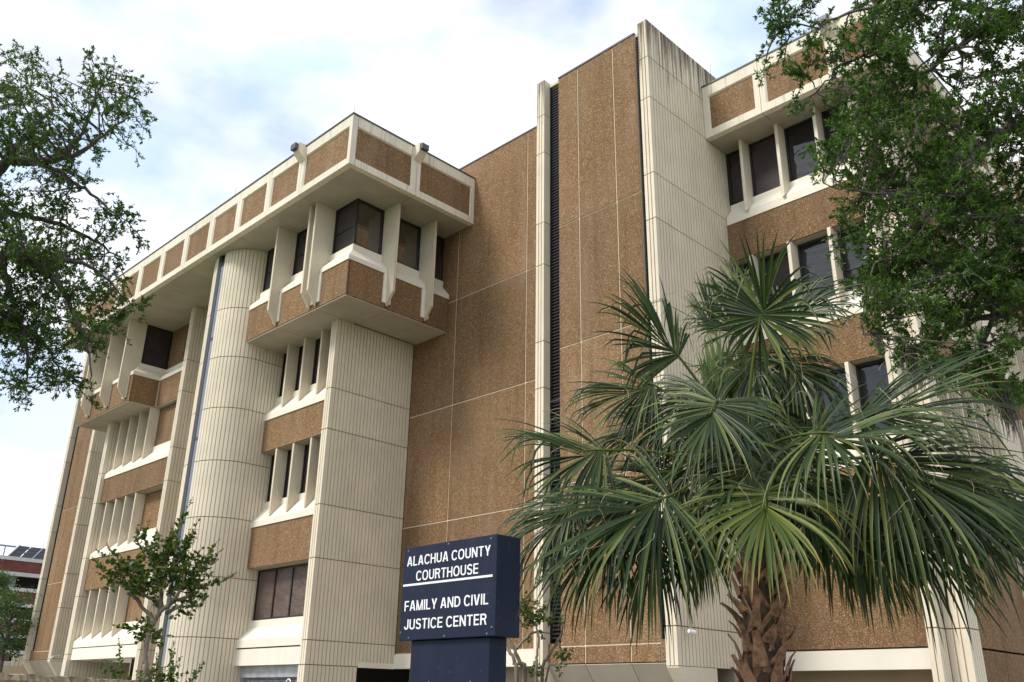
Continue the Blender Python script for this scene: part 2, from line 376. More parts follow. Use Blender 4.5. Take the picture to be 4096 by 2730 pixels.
# --- corner pier K
for a, b in seg(1.02, 12.575, JK):
    fluted(A(16.45), -25.44, -25.10, a, b, .115, .03, .03)
    fluted(B(-25.10), 16.484, 19.925, a, b, .145)
fluted(A(16.45), -25.44, -25.10, GZ, .99, .115, .03, .03); fluted(B(-25.10), 16.484, 18.42, GZ, .99, .145)
MB().box(-25.44, -25.14, 16.49, 19.93, 1.0, 12.57).build('pier_core', 'joint', CH)
MB().box(-25.44, -25.14, 16.49, 18.40, GZ, 1.0).build('pier_core', 'joint', CH)
MB().box(-25.09, -25.0, 18.44, 19.86, .98, 1.15).build('beam', 'white', CH)

# --- stair tower of two quarter rounds
JS = [1.9, 3.9, 5.95, 8.0, 10.0, 12.02, 14.04]
def quarter(cx, cy, r, a0, a1, z0, z1, k, gw=.030, dep=.028):
    b = MB(); da = (a1-a0)/k; g = gw/r
    def pt(a, rr, z): return (cx+rr*math.sin(a), cy-rr*math.cos(a), z)
    for i in range(k):
        s0 = a0+i*da+g/2; s1 = a0+(i+1)*da-g/2; mid = (s0+s1)/2
        ring = [(s0, r-dep), (s0, r), (mid, r), (s1, r), (s1, r-dep)]
        vs = [pt(a, q, z0) for a, q in ring]+[pt(a, q, z1) for a, q in ring]
        b.add(vs, [(0, 1, 6, 5), (1, 2, 7, 6), (2, 3, 8, 7), (3, 4, 9, 8), (0, 4, 3, 2, 1), (5, 6, 7, 8, 9)])
        e = s1+g; b.add([pt(s1, r-dep, z0), pt(e, r-dep, z0), pt(e, r-dep, z1), pt(s1, r-dep, z1)], [(0, 1, 2, 3)], 1)
    return b.build('fluted_panel', ['rib', 'groove'], CH)
for a, b in seg(GZ, 16.585, JS):
    quarter(-30.95, 16.07, 1.33, 0, math.pi/2, a, b, 14)
    quarter(-31.47, 16.07, 1.33, -math.pi/2, 0, a, b, 14)
    fluted(B(XS), 16.09, 17.34, a, b, .145)
cb = MB()
for cx, sg in ((-30.95, 1), (-31.47, -1)):
    pts = [(cx+sg*1.28*math.sin(t*math.pi/16), 16.07-1.28*math.cos(t*math.pi/16)) for t in range(9)]+[(cx+sg*1.28, 17.5), (cx, 17.5)]
    k = len(pts); cb.add([(x, y, GZ) for x, y in pts]+[(x, y, 16.58) for x, y in pts],
                         [(i, (i+1) % k, k+(i+1) % k, k+i) for i in range(k)]+[tuple(range(k)), tuple(range(k, 2*k))])
cb.build('stair_core', 'joint', CH)
slot = MB(); slot.box(-31.465, -31.235, 14.752, 15.2, GZ, 16.58); slot.box(-30.985, -30.955, 14.77, 15.2, GZ, 16.58)
for z in (16.2, 12.91, 8.91, 4.9, .9): slot.box(-31.235, -30.985, 14.758, 14.86, z-.06, z+.06)
slot.box(-31.235, -30.985, 14.80, 14.95, 16.26, 16.58)
sw = slot.build('window', 'bronze', CH)
MB().box(-31.235, -30.985, 14.766, 14.79, GZ, 16.14).build('pane', 'slotglass', sw)

# --- oriel on the corner
def oriel(xl, xr, yf, yback, zs, fins_f, fins_s, seams_f, seams_s, yside, wl_side, soffit_back, win_f, win_s):
    F = A(yf); S = B(xr)
    cuts = [xl]+list(seams_f)+[xr]
    for i in range(len(cuts)-1): bpanel(F, cuts[i], cuts[i+1], zs, 13.88, 0, .06, .012 if i < len(cuts)-2 else .012)
    cuts = [yf+.065]+list(seams_s)+[yside]
    for i in range(len(cuts)-1): bpanel(S, cuts[i], cuts[i+1], zs, 13.88, 0, .06)
    MB().box(xl+.02, xr-.05, yf+.05, yback, zs+.02, 13.87).build('oriel_core', 'sealant', CH)
    p = [(-.55, 13.885), (.035, 13.885), (.035, 14.055), (-.34, 14.50), (-.34, 14.735), (-.55, 14.735)]
    MB().ext(F, p, xl, xr, 0, 1).build('sill', 'white', CH)
    MB().ext(S, p, yf, yside, -1, 0).build('sill', 'white', CH)
    poly = [(-.39, 14.60), (.06, 13.95), (.06, 12.66), (.42, 13.13), (.42, 16.598), (-.39, 16.598)]
    for f in fins_f: fin(F, f-.10, f, poly)
    for f in fins_s: fin(S, f, f+.10, poly)
    for a, b in win_f: window(F, a, b, 14.74, 16.595, -.40, pane='screen', rail=(15.55,))
    for a, b, mu in win_s: window(S, a, b, 14.74, 16.595, -.40, mu, 'glass', .075)
oriel(XS, -23.2, 15.42, 17.2, 12.585, [-27.44, -25.27, -24.89], [17.03, 18.76], [-27.45, -25.12], [17.09, 18.80], 19.93, None, None,
      [(XS+.05, -27.545), (-27.435, -25.375), (-24.885, -23.605)], [(15.825, 17.025, ()), (17.135, 18.755, (17.76,)), (18.865, 19.93, ())])
def bracket(fr, u0, u1): MB().fb(fr, u0, u1, .001, .055, 12.77, 13.872).build('bracket', 'white', CH)
for a, b in ((-27.68, -27.30), (-25.50, -25.125), (-25.115, -24.74)): bracket(A(15.42), a, b)
for a, b in ((16.905, 17.26), (18.64, 18.99)): bracket(B(-23.2), a, b)
for x0, x1, y0, y1 in ((XS, -27.46, 15.44, 17.08), (-27.445, -25.0, 15.44, 17.08), (-24.985, -23.22, 15.44, 17.2), (-24.985, -23.22, 17.215, 18.8), (-24.985, -23.22, 18.815, 19.93)):
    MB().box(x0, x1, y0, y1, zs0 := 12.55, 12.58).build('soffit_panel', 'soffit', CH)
MB().box(-25.05, -23.75, 17.25, 19.9, 12.62, 16.55).build('inner_core', 'core', CH)
MB().box(-29.5, -23.75, 16.0, 17.2, 14.0, 16.55).build('inner_core', 'core', CH)

# --- cornice
def cornice(fr, cuts, z0=16.6, z1=18.55, m0=0, m1=0, st=.17, first=None, last=None):
    for i in range(len(cuts)-1):
        a, b = cuts[i]+.008, cuts[i+1]-.008
        ea = first if (i == 0 and first is not None) else st; eb = last if (i == len(cuts)-2 and last is not None) else st
        f = MB(); pa, pb, pz0, pz1 = a+ea, b-eb, z0+.26, z1-.40
        f.fb(fr, a, pa, -.22, 0, z0, z1); f.fb(fr, pb, b, -.22, 0, z0, z1)
        f.fb(fr, pa, pb, -.22, -.0015, z0, pz0); f.fb(fr, pa, pb, -.22, -.0015, pz1, z1)
        d, q = -.055, .045                                     # splayed inner edge of the frame
        o_ = [(pa, pz0), (pb, pz0), (pb, pz1), (pa, pz1)]; i_ = [(pa+q, pz0+q), (pb-q, pz0+q), (pb-q, pz1-q), (pa+q, pz1-q)]
        f.add([fr(u, -.002, z) for u, z in o_]+[fr(u, d, z) for u, z in i_], [(k, (k+1) % 4, 4+(k+1) % 4, 4+k) for k in range(4)])
        c = f.build('cornice_frame', 'cornice', CH)
        MB().fb(fr, pa+.005, pb-.005, -.20, d-.004, pz0+.005, pz1-.005).build('brown_panel', 'brown', c)
P0 = -25.0
cutsA = [-46.6, -44.6]+[P0-2.19*k for k in range(8, -1, -1)]+[-21.96]
cornice(A(14.25), cutsA, last=.16)
cornice(B(-21.96), [14.47, 17.1, 19.93], first=.0, last=.14)
for i in range(len(cutsA)-2):
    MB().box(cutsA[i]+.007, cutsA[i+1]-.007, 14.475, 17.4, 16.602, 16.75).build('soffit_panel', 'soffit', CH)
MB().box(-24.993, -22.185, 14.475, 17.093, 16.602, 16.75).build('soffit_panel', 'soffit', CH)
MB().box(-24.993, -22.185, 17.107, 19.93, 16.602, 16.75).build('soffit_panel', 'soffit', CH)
MB().box(-46.62, -21.93, 14.22, 14.6, 18.551, 18.60).build('coping', 'metal', CH)
MB().box(-22.3, -21.93, 14.601, 19.93, 18.551, 18.60).build('coping', 'metal', CH)
MB().box(-46.5, -22.19, 14.48, 19.9, 16.76, 18.45).build('roof_core', 'core', CH)
def spout(fr, u, z=17.9):
    b = MB(); b.ext(fr, [(-.1, z+.08), (.02, z+.10), (.30, z+.36), (.30, z+.70), (-.1, z+.74)], u-.17, u+.17)
    s_ = b.build('rain_spout', 'cornice', CH)
    MB().fb(fr, u-.15, u+.15, .301, .44, z+.42, z+.64).build('floodlight', 'metal', s_)
spout(A(14.25), -25.0); spout(B(-21.96), 17.1)

# --- back wall of brown panels
W = A(19.94); xs = [-25.1, -22.75, -19.2, -17.08]; zs = [1.46, 5.63, 9.68, 13.74, 19.38]
MB().fb(W, -25.1, -16.9, -.5, -.02, 1.0, 19.37).build('wall_core', 'sealant', CH)
for i in range(3):
    for j in range(4): bpanel(W, xs[i], xs[i+1], zs[j], zs[j+1], 0, .03, .021)
MB().fb(W, -25.1, -17.0, -.5, .02, 19.38, 19.44).build('coping', 'metal', CH)
MB().fb(W, -25.05, -17.14, -.2, .09, .99, 1.44).build('beam', 'white', CH)
MB().box(-25.1, -12.6, 20.6, 20.8, GZ, 1.4).build('recess_wall', 'core', CH)

# --- towers with louvred slots
def tower(xl, xr, xp, yf, yp, yw, yend, top, zb, tapered=True, mat='rib', lou_r=True):
    jr = JK
    for a, b in seg(zb, top, jr):
        fluted(A(yf), xr-.33, xr, a, b, .11, .03, .03, mat); fluted(B(xr), yf+.034, yend, a, b, .145, mat=mat)
        fluted(A(yf), xl, xl+.33, a, b, .11, .03, .03, mat); 
        MB().box(xl+.30, xl+.33, yf+.034, yw, a, b).build('fin_side', 'cream', CH)
    MB().box(xr-.33, xr-.036, yf+.036, yend, zb, top-.03).build('fin_core', 'joint', CH)
    MB().box(xl, xl+.296, yf+.036, yw, zb, top-.03).build('fin_core', 'joint', CH)
    # bottoms splay back
    for x0, x1 in ((xr-.33, xr), (xl, xl+.33)):
        b = MB(); b.add([(x, y, z) for x in (x0, x1) for y, z in ((yf+.01, zb-.012), (yf+.02, zb-.05), (yf+1.1, zb-1.45), (yf+1.1, GZ), (yf+1.6, GZ), (yf+1.6, zb-.012))],
                        [(0, 1, 7, 6), (1, 2, 8, 7), (2, 3, 9, 8), (3, 4, 10, 9), (4, 5, 11, 10), (5, 0, 6, 11), (0, 1, 2, 3, 4, 5), (6, 7, 8, 9, 10, 11)])
        b.build('fin_foot', mat, CH)
    P = A(yp); zz = [zb+.08, zb+.52, 5.63, 9.68, 13.72, top-.10]
    MB().fb(P, xp[0]+.01, xp[-1]-.01, -.6, -.02, zb+.1, top-.12).build('wall_core', 'sealant', CH)
    for i in range(len(xp)-1):
        for j in range(len(zz)-1): bpanel(P, xp[i], xp[i+1], zz[j], zz[j+1], 0, .35 if i in (0, len(xp)-2) else .03, .020)
    MB().fb(P, xp[0], xp[-1], -.5, .02, top-.10, top-.04).build('coping', 'metal', CH)
    for a, b in ((xl+.335, xp[0]), (xp[-1], xr-.335)):
        lv = MB(); z = zb+.72
        while z < top-.32:
            lv.box(a+.03, b-.03, yp+.10, yp+.15, z, z+.05); z += .105
        lv.box(a, a+.03, yp+.08, yp+.26, zb+.6, top-.2); lv.box(b-.03, b, yp+.08, yp+.26, zb+.6, top-.2)
        lo = lv.build('louver', 'louver', CH)
        MB().box(a, b, yp+.24, yp+.28, zb+.6, top-.2).build('louver_back', 'dark', lo)
        MB().box(a, b, yp+.05, yp+.5, top-.2, top-.08).build('cap', 'cream', CH)
        MB().box(a, b, yp+.01, yp+.06, zb+.1, zb+.6).build('brown_panel', 'brown', CH)
    k = 3                                                     # sloping soffit under the tower
    cuts = xp
    for i in range(len(cuts)-1):
        a = cuts[i]+.01 if i else xl+.34; b = cuts[i+1]-.01 if i < len(cuts)-2 else xr-.34
        MB().add([(x, y, z) for x in (a, b) for y, z in ((yp-.0, zb+.06), (yp+1.0, zb-1.25), (yp+1.0, zb-1.15), (yp+.02, zb+.075))],
                 [(0, 1, 5, 4), (1, 2, 6, 5), (2, 3, 7, 6), (3, 0, 4, 7), (0, 1, 2, 3), (4, 5, 6, 7)]).build('soffit_panel', 'soffit', CH)
    MB().box(xl+.34, xr-.34, yp+1.0, yp+1.2, GZ, zb-1.15).build('recess_wall', 'brown', CH)
    MB().box(xl+.3, xr-.34, yp+.62, yw+.5, zb+.2, top-.15).build('tower_core', 'core', CH)
tower(-17.13, -12.59, [-16.36, -15.53, -14.08, -13.2], 18.22, 18.42, 19.93, 22.3, 19.45, .86, mat='rib_top')

# --- right wing
RW = -8.30
rowsR = [dict(zb=13.79, zt=14.05, zi=14.44, zw=14.62, zh=16.56, band=(12.53, 13.78)),
         dict(zb=9.76, zt=10.0, zi=10.42, zw=10.60, zh=12.50, band=(8.50, 9.75)),
         dict(zb=5.72, zt=5.97, zi=6.38, zw=6.57, zh=8.47, band=(4.2, 5.71))]
def rbay(fr, x0, x1, fins, rows, flip=False, pane='glass2', first='screen', mats='finplain', pan=None):
    for r in rows:
        zb, zt, zi, zw, zh = r['zb'], r['zt'], r['zi'], r['zw'], r['zh']
        MB().ext(fr, [(-.1, zb), (.36, zb), (.36, zt), (.06, zi), (.06, zw), (-.1, zw)], x0, x1).build('sill', 'white', CH)
        us = [x0]+fins+[x1]
        for i in range(len(us)-1):
            a = us[i]+(.10 if i else 0)
            window(fr, a+.003, us[i+1]-.003, zw+.002, zh, 0, pane=(first if i < 2 and zb > 13 else pane), rail=(zw+.35*(zh-zw),) if zb < 13 else ())
        for f in fins: fin(fr, f, f+.10, [(.005, zi-.02), (.44, zt-.04), (.44, zh-.003), (.005, zh-.003)], mats)
        MB().fb(fr, x0, x1, -.1, .28, r['band'][0]+.02, r['band'][1]).build('band_core', 'cream', CH)
        MB().fb(fr, x0+.01, x1-.01, .28, .335, r['band'][0], r['band'][1]).build('brown_panel', 'brown', CH)
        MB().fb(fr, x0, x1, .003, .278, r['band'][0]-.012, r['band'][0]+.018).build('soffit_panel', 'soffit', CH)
rbay(A(22.33), -12.56, RW, [-11.87, -10.64, -9.41], rowsR)
bpanel(A(22.06), -12.56, RW, 1.34, 4.19, 0, .1)
MB().fb(A(22.0), -12.56, RW, -.3, 0, .86, 1.31).build('beam', 'white', CH)
MB().box(-12.5, -8.3, 23.2, 23.3, GZ, 1.3).build('recess_wall', 'tan', CH)
# stepped corner pier
for a, b in seg(GZ, 16.56, JK):
    fluted(A(21.8), RW, -8.05, a, b, .125, .03, .03); fluted(B(-8.05), 21.834, 22.26, a, b, .11, .03, .03)
    fluted(A(22.30), -8.048, -7.56, a, b, .16, .035, .03); fluted(B(-7.56), 22.334, 23.0, a, b, .145)
MB().box(RW, -8.086, 21.835, 22.9, GZ, 16.55).build('pier_core', 'joint', CH)
MB().box(-8.09, -7.60, 22.335, 23.0, GZ, 16.55).build('pier_core', 'joint', CH)
# side face of the right wing
def sbay(y0, y1, fins, pan):
    S = B(-8.12)
    rbay(S, y0, y1, fins, [dict(r) for r in rowsR], pane='screen', mats='fin')
    for a, b in ((y0, (y0+y1)/2), ((y0+y1)/2, y1)):
        bpanel(S, a, b, 1.38, 4.19, .3, .1); bpanel(S, a, b, GZ, 1.36, .3, .1)
sbay(23.0, 27.7, [24.0, 24.95, 25.9, 26.85], None)
for a, b in seg(GZ, 16.56, JK): fluted(B(-7.56), 27.7, 29.3, a, b, .145); fluted(A(27.69), -8.0, -7.565, a, b, .16)
MB().box(-8.4, -7.6, 27.73, 29.3, GZ, 16.55).build('pier_core', 'joint', CH)
sbay(29.3, 34.0, [30.3, 31.25, 32.2, 33.15], None)
for a, b in seg(GZ, 19.4, JK): fluted(B(-5.6), 34.0, 38.0, a, b, .17, mat='rib_top'); fluted(A(33.98), -8.1, -5.605, a, b, .17, mat='rib_top')
MB().box(-8.4, -5.64, 34.02, 38.0, GZ, 19.38).build('pier_core', 'joint', CH)
cR = [-12.585, -10.60, -8.25, -6.95]
cornice(A(21.13), cR, 16.56, 18.50)
cornice(B(-6.95), [21.355, 23.6, 25.8, 28.0, 30.2, 32.4, 33.97], 16.56, 18.50, first=.0)
MB().box(-12.57, -10.607, 21.36, 22.5, 16.562, 16.7).build('soffit_panel', 'soffit', CH)
MB().box(-10.593, -8.25, 21.36, 22.5, 16.562, 16.7).build('soffit_panel', 'soffit', CH)
y = 21.36
for e in (23.6, 25.8, 28.0, 30.2, 33.9):
    MB().box(-8.243, -7.175, y+.007, e-.007, 16.562, 16.7).build('soffit_panel', 'soffit', CH); y = e
MB().box(-12.58, -6.92, 21.10, 21.5, 18.501, 18.55).build('coping', 'metal', CH)
MB().box(-7.3, -6.92, 21.501, 33.97, 18.501, 18.55).build('coping', 'metal', CH)
MB().box(-12.4, -7.2, 21.5, 33.9, 16.71, 18.4).build('roof_core', 'core', CH)
MB().box(-12.4, -8.25, 22.45, 34, GZ+3, 16.6).build('inner_core', 'core', CH)
spout(A(21.13), -8.25, 17.85)

# --- left bay and its oriel
PX0, PX1 = -37.15, -36.82
pier(PX0, PX1, 16.47, 17.5, GZ, 16.59)
pier(-44.55, -44.17, 16.47, 17.3, GZ, 12.57)
XB0, XB1, XI = -44.16, PX0, -40.3
def lbay(rows):
    fr = A(17.12)
    for r in rows:
        zb, zt, zi, zw, zh = r['zb'], r['zt'], r['zi'], r['zw'], r['zh']
        sill(fr, XB0, XB1, zb, zt, zi, zw, .50)
        fins = [-43.38, -42.33, -41.28, -40.23]
        us = [XB0]+fins
        for i in range(len(us)-1): window(fr, us[i]+.003, us[i+1]-.103, zw+.002, zh)
        for f in fins: fin(fr, f-.10, f, [(.005, zi+.01), (.455, zt+.19*(zi-zt)), (.455, zh-.004), (.005, zh-.004)])
        bpanel(fr, XI+.1, XB1, zw, zh, 0, .1, .003)
        if r.get('band'):
            a, b = r['band']
            MB().fb(fr, XB0, XB1, -.1, .40, a+.02, b).build('band_core', 'cream', CH)
            MB().fb(fr, XB0+.012, XB1-.012, .40, .46, a, b).build('brown_panel', 'brown', CH)
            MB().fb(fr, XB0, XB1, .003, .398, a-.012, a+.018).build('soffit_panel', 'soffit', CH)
lbay([dict(zb=9.72, zt=9.95, zi=10.45, zw=10.70, zh=12.575, band=(8.54, 9.71)),
      dict(zb=5.92, zt=6.14, zi=6.60, zw=6.82, zh=8.52, band=(4.50, 5.91)),
      dict(zb=2.00, zt=2.26, zi=2.70, zw=2.95, zh=4.48)])
MB().fb(A(17.12), XB0, XB1, -.1, .49, 1.48, 1.96).build('beam', 'white', CH)
MB().fb(A(17.12), XB0, XB1, -.1, .44, 1.955, 2.002).build('joint_strip', 'dark', CH)
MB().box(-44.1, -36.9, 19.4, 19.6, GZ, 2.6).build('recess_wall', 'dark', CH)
for a, b in ((GZ, 1.47),): fluted(B(-44.17), 17.31, 19.39, a, b, .145)
OX0, OX1, OY = -46.2, -40.15, 15.55
F2 = A(OY)
for a, b in ((OX0, -44.75), (-44.73, -42.55), (-42.53, -40.55), (-40.53, OX1)): bpanel(F2, a, b, 12.585, 13.85, 0, .06, .010)
bpanel(B(OX1), OY+.065, 16.80, 12.585, 13.85, 0, .06)
bpanel(A(16.85), OX1+.02, PX0, 12.585, 13.85, 0, .06)
MB().box(OX0+.02, OX1-.05, OY+.05, 17.2, 12.60, 13.84).build('oriel_core', 'sealant', CH)
MB().box(OX1-.03, PX0, 16.90, 17.2, 12.60, 13.84).build('oriel_core', 'sealant', CH)
p = [(-.55, 13.855), (.035, 13.855), (.035, 14.03), (-.34, 14.40), (-.34, 14.60), (-.55, 14.60)]
MB().ext(F2, p, OX0, OX1, 0, 1).build('sill', 'white', CH)
MB().ext(B(OX1), p, OY, 16.85, -1, -1).build('sill', 'white', CH)
MB().ext(A(16.85), p, OX1, PX0, 1, 0).build('sill', 'white', CH)
poly = [(-.39, 14.5), (.06, 13.95), (.06, 12.70), (.46, 13.2), (.46, 16.598), (-.39, 16.598)]
for f in (-40.52, -42.50, -44.70):
    fin(F2, f-.10, f, poly); MB().fb(F2, f-.37, f+.02, .001, .055, 12.80, 13.845).build('bracket', 'white', CH)
for a, b in ((OX0+.05, -44.805), (-44.695, -42.605), (-42.495, -40.625)): window(F2, a, b, 14.61, 16.595, -.40)
window(B(OX1), OY+.42, 17.22, 14.61, 16.595, -.40, (), 'screen', .075)
bpanel(A(17.25), OX1-.4, PX0, 14.60, 16.6, 0, .1, .003)
for x0, x1 in ((OX0, -44.6), (-44.585, -42.4), (-42.385, OX1-.02)): MB().box(x0, x1, OY+.02, 17.1, 12.55, 12.58).build('soffit_panel', 'soffit', CH)
MB().box(OX1-.01, PX0, 16.87, 17.1, 12.55, 12.58).build('soffit_panel', 'soffit', CH)
MB().box(-46.1, -40.8, 16.1, 17.2, 14.0, 16.58).build('inner_core', 'core', CH)
tower(-54.62, -50.72, [-53.85, -53.0, -51.9, -51.3], 18.1, 18.30, 19.9, 23.0, 19.4, 1.62)
# main body behind everything
MB().box(-44.5, -37.2, 17.35, 30, 2.0, 18.4).build('main_core', 'core', CH)
MB().box(-37.2, -25.2, 17.45, 30, 1.6, 18.4).build('main_core', 'core', CH)
MB().box(-25.2, -12.7, 20.5, 34, 1.2, 19.0).build('main_core', 'core', CH)
MB().box(-50.7, -44.5, 21.0, 30, GZ, 18.4).build('main_core', 'core', CH)
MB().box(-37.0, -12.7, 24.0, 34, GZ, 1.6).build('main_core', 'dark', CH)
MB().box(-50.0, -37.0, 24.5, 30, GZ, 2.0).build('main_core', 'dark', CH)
MB().box(-25.2, -17.2, 22.4, 22.6, GZ, 1.2).build('recess_wall', 'core', CH)
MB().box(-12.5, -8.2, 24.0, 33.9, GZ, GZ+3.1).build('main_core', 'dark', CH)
# lightning rods
for x, y, z in ((-21.98, 14.27, 18.6), (-25.6, 14.3, 18.6), (-30.0, 14.3, 18.6), (-36.0, 14.3, 18.6), (-20.6, 20.0, 19.44), (-17.0, 18.3, 19.45), (-12.8, 18.4, 19.45), (-12.65, 21.9, 19.45)):
    MB().tube([(x, y, z-.05), (x, y, z+.55)], [.009, .004], 5).build('lightning_rod', 'grey', CH)
# small fittings
def camera_box(name_label, p, d, arm):
    k = .55; d = tuple(q*k for q in d); arm = tuple(q*k for q in arm)
    c = thing('security_camera', name_label, 'security camera', p, 'security cameras on the courthouse')
    px, py, pz = p
    b = MB(); b.tube([(px, py, pz), (px+d[0]*.4, py+d[1]*.4, pz+d[2]*.4)], [.045, .045], 10); b.build('body', 'letter', c)
    b = MB(); b.tube([(px+d[0]*.2, py+d[1]*.2, pz+.05), (px+arm[0]*.5, py+arm[1]*.5, pz+.08), (px+arm[0], py+arm[1], pz+.08), (px+arm[0], py+arm[1], pz+.35)], [.014]*4, 6); b.build('arm', 'steel', c)
camera_box('white security camera on a bent pipe low beside the far left pier', (-46.2, 16.6, 1.65), (.6, -.6, -.15), (.45, .5))
camera_box('small white security camera on the fluted side of the louvred tower', (-12.45, 18.5, 1.62), (0.2, .9, -.1), (-.12, .35))

# ------------------------------------------------------------------ sign
SG = thing('courthouse_sign', 'navy blue box sign with white courthouse lettering on a narrower navy base', 'sign', (-6.36, 5.75, GZ))
def cbox(x0, x1, y0, y1, z0, z1, c=.006):                    # box with chamfered edges
    b = MB(); b.box(x0, x1, y0, y1, z0, z1); me = b.mesh('t', 'navy'); bm = bmesh.new(); bm.from_mesh(me); bpy.data.meshes.remove(me)
    bmesh.ops.bevel(bm, geom=bm.edges[:], offset=c, segments=2, affect='EDGES', profile=.5); return bm
def bmobj(bm, name, mats, parent):
    me = bpy.data.meshes.new(name); ox, oy, oz = LOC[parent.name]
    bmesh.ops.translate(bm, verts=bm.verts, vec=(-ox, -oy, -oz)); bmesh.ops.recalc_face_normals(bm, faces=bm.faces); bm.to_mesh(me); bm.free()
    for mm in mats: me.materials.append(M[mm])
    o = bpy.data.objects.new(name, me); COL.objects.link(o); o.parent = parent; LOC[o.name] = LOC[parent.name]; return o
SX0, SX1, SY, SZ0, SZ1 = -7.005, -5.715, 5.60, .525, 1.385
cabinet = bmobj(cbox(SX0, SX1, SY, SY+.30, SZ0, SZ1), 'cabinet', ['navy'], SG)
bmobj(cbox(SX0+.13, SX1-.11, SY+.045, SY+.255, .145, SZ0-.001), 'base_cabinet', ['navy'], SG)
MB().box(-6.47, -6.25, 5.68, 5.80, GZ, .144).build('post', 'navy', SG)
TH = .146; HH = TH/2                          # stroke lettering, cap height 1
def arc(cx, cy, rx, ry, a0, a1, n=18, e=2.35):
    o = []
    for i in range(n+1):
        a = math.radians(a0+(a1-a0)*i/n); c, s_ = math.cos(a), math.sin(a)
        o.append((cx+rx*math.copysign(abs(c)**(2/e), c), cy+ry*math.copysign(abs(s_)**(2/e), s_)))
    return o
def R_(x0, x1, y0, y1): return ('q', [(x0, y0), (x1, y0), (x1, y1), (x0, y1)])
def D_(x0, y0, x1, y1, k=1.12): w_ = TH*k/2; return ('q', [(x0-w_, y0), (x0+w_, y0), (x1+w_, y1), (x1-w_, y1)])
def G_(*segs): return ('r', [p for s_ in segs for p in s_])
def glyph(c):
    if c == 'I': return TH, [R_(0, TH, 0, 1)]
    if c == 'L': return .53, [R_(0, TH, 0, 1), R_(TH, .53, 0, TH*.9)]
    if c == 'H': return .66, [R_(0, TH, 0, 1), R_(.66-TH, .66, 0, 1), R_(TH, .66-TH, .44, .44+TH*.92)]
    if c == 'T': return .62, [R_(0, .62, 1-TH*.9, 1), R_(.31-HH, .31+HH, 0, 1-TH*.9)]
    if c == 'E': return .58, [R_(0, TH, 0, 1), R_(TH, .58, 0, TH*.9), R_(TH, .54, .44, .44+TH*.9), R_(TH, .57, 1-TH*.9, 1)]
    if c == 'F': return .55, [R_(0, TH, 0, 1), R_(TH, .51, .42, .42+TH*.9), R_(TH, .55, 1-TH*.9, 1)]
    if c == 'A': return .72, [D_(.085, 0, .325, 1), D_(.635, 0, .395, 1), R_(.21, .51, .22, .22+TH*.85)]
    if c == 'V': return .68, [D_(.31, 0, .085, 1), D_(.37, 0, .595, 1)]
    if c == 'Y': return .68, [D_(.32, .40, .09, 1, 1.2), D_(.36, .40, .59, 1, 1.2), R_(.34-HH, .34+HH, 0, .42)]
    if c == 'N': return .68, [R_(0, TH, 0, 1), R_(.68-TH, .68, 0, 1), D_(.68-HH*1.05, 0, HH*1.05, 1, 1.15)]
    if c == 'M': return .82, [R_(0, TH*.95, 0, 1), R_(.82-TH*.95, .82, 0, 1), D_(.38, 0, HH*1.02, 1, 1.05), D_(.44, 0, .82-HH*1.02, 1, 1.05)]
    if c == 'U': return .66, [G_([(HH, 1)], arc(.33, .36, .33-HH, .36-HH, 180, 360), [(.66-HH, 1)])]
    if c == 'J': return .53, [G_([(.53-HH, 1)], arc(.265, .31, .265-HH, .31-HH, 0, -180))]
    if c == 'O': return .76, [G_(arc(.38, .5, .38-HH, .52-HH, 90, 450, 32))]
    if c == 'C': return .70, [G_(arc(.37, .5, .37-HH, .52-HH, 34, 326, 28))]
    if c == 'D': return .68, [R_(0, TH, 0, 1), G_([(TH, 1-HH)], [(.26, 1-HH)], arc(.26, .5, .42-HH, .5-HH, 84, -84, 18), [(.26, HH), (TH, HH)])]
    if c == 'R': return .66, [R_(0, TH, 0, 1), G_([(TH, 1-HH), (.36, 1-HH)], arc(.36, .725, .28-HH, .275-HH, 80, -80, 12), [(.36, .45+HH), (TH, .45+HH)]), D_(.575, 0, .45, .45, 1.05)]
    if c == 'S': return .63, [G_(arc(.315, .735, .315-HH-.015, .28-HH, 14, 235, 12), [(.315, .52)], arc(.315, .275, .315-HH, .29-HH, 58, -166, 14))]
def letter(c, x0, z0, sx, cap):
    w_, parts = glyph(c); V = []; F = []
    for k, (kind, pts) in enumerate(parts):
        dz = -.0022-.0004*k; o = len(V)
        if kind == 'q': ring = [pts]
        else:
            Ls, Rs = [], []; n = len(pts); closed = (Vector(pts[0])-Vector(pts[-1])).length < 1e-4
            for i in range(n):
                a_ = Vector(pts[i-1] if i else (pts[-2] if closed else pts[0])); b_ = Vector(pts[i+1] if i < n-1 else (pts[1] if closed else pts[-1]))
                t_ = (b_-a_).normalized(); nn_ = Vector((-t_.y, t_.x))*HH; p_ = Vector(pts[i]); Ls.append(tuple(p_+nn_)); Rs.append(tuple(p_-nn_))
            ring = [[Ls[i], Rs[i], Rs[i+1], Ls[i+1]] for i in range(n-1)]
        for r4 in ring:
            o = len(V); V += [(x0+x*sx, SY+dz, z0+y*cap) for x, y in r4]+[(x0+x*sx, SY-.0008, z0+y*cap) for x, y in r4]
            F += [(o, o+1, o+2, o+3)]+[(o+i, o+(i+1) % 4, o+4+(i+1) % 4, o+4+i) for i in range(4)]
    b = MB(); b.add(V, F); b.build('letter', 'letter', SG, recalc=False); return w_
def text(body, x0, x1, z0, cap):
    gap, spc = .125, .30; tot = 0
    for ch in body: tot += spc if ch == ' ' else glyph(ch)[0]+gap
    sx = (x1-x0)/(tot-gap); x = x0
    for ch in body:
        if ch == ' ': x += spc*sx
        else: x += (letter(ch, x, z0, sx, cap)+gap)*sx
text('ALACHUA COUNTY', -6.943, -5.79, 1.205, .090)
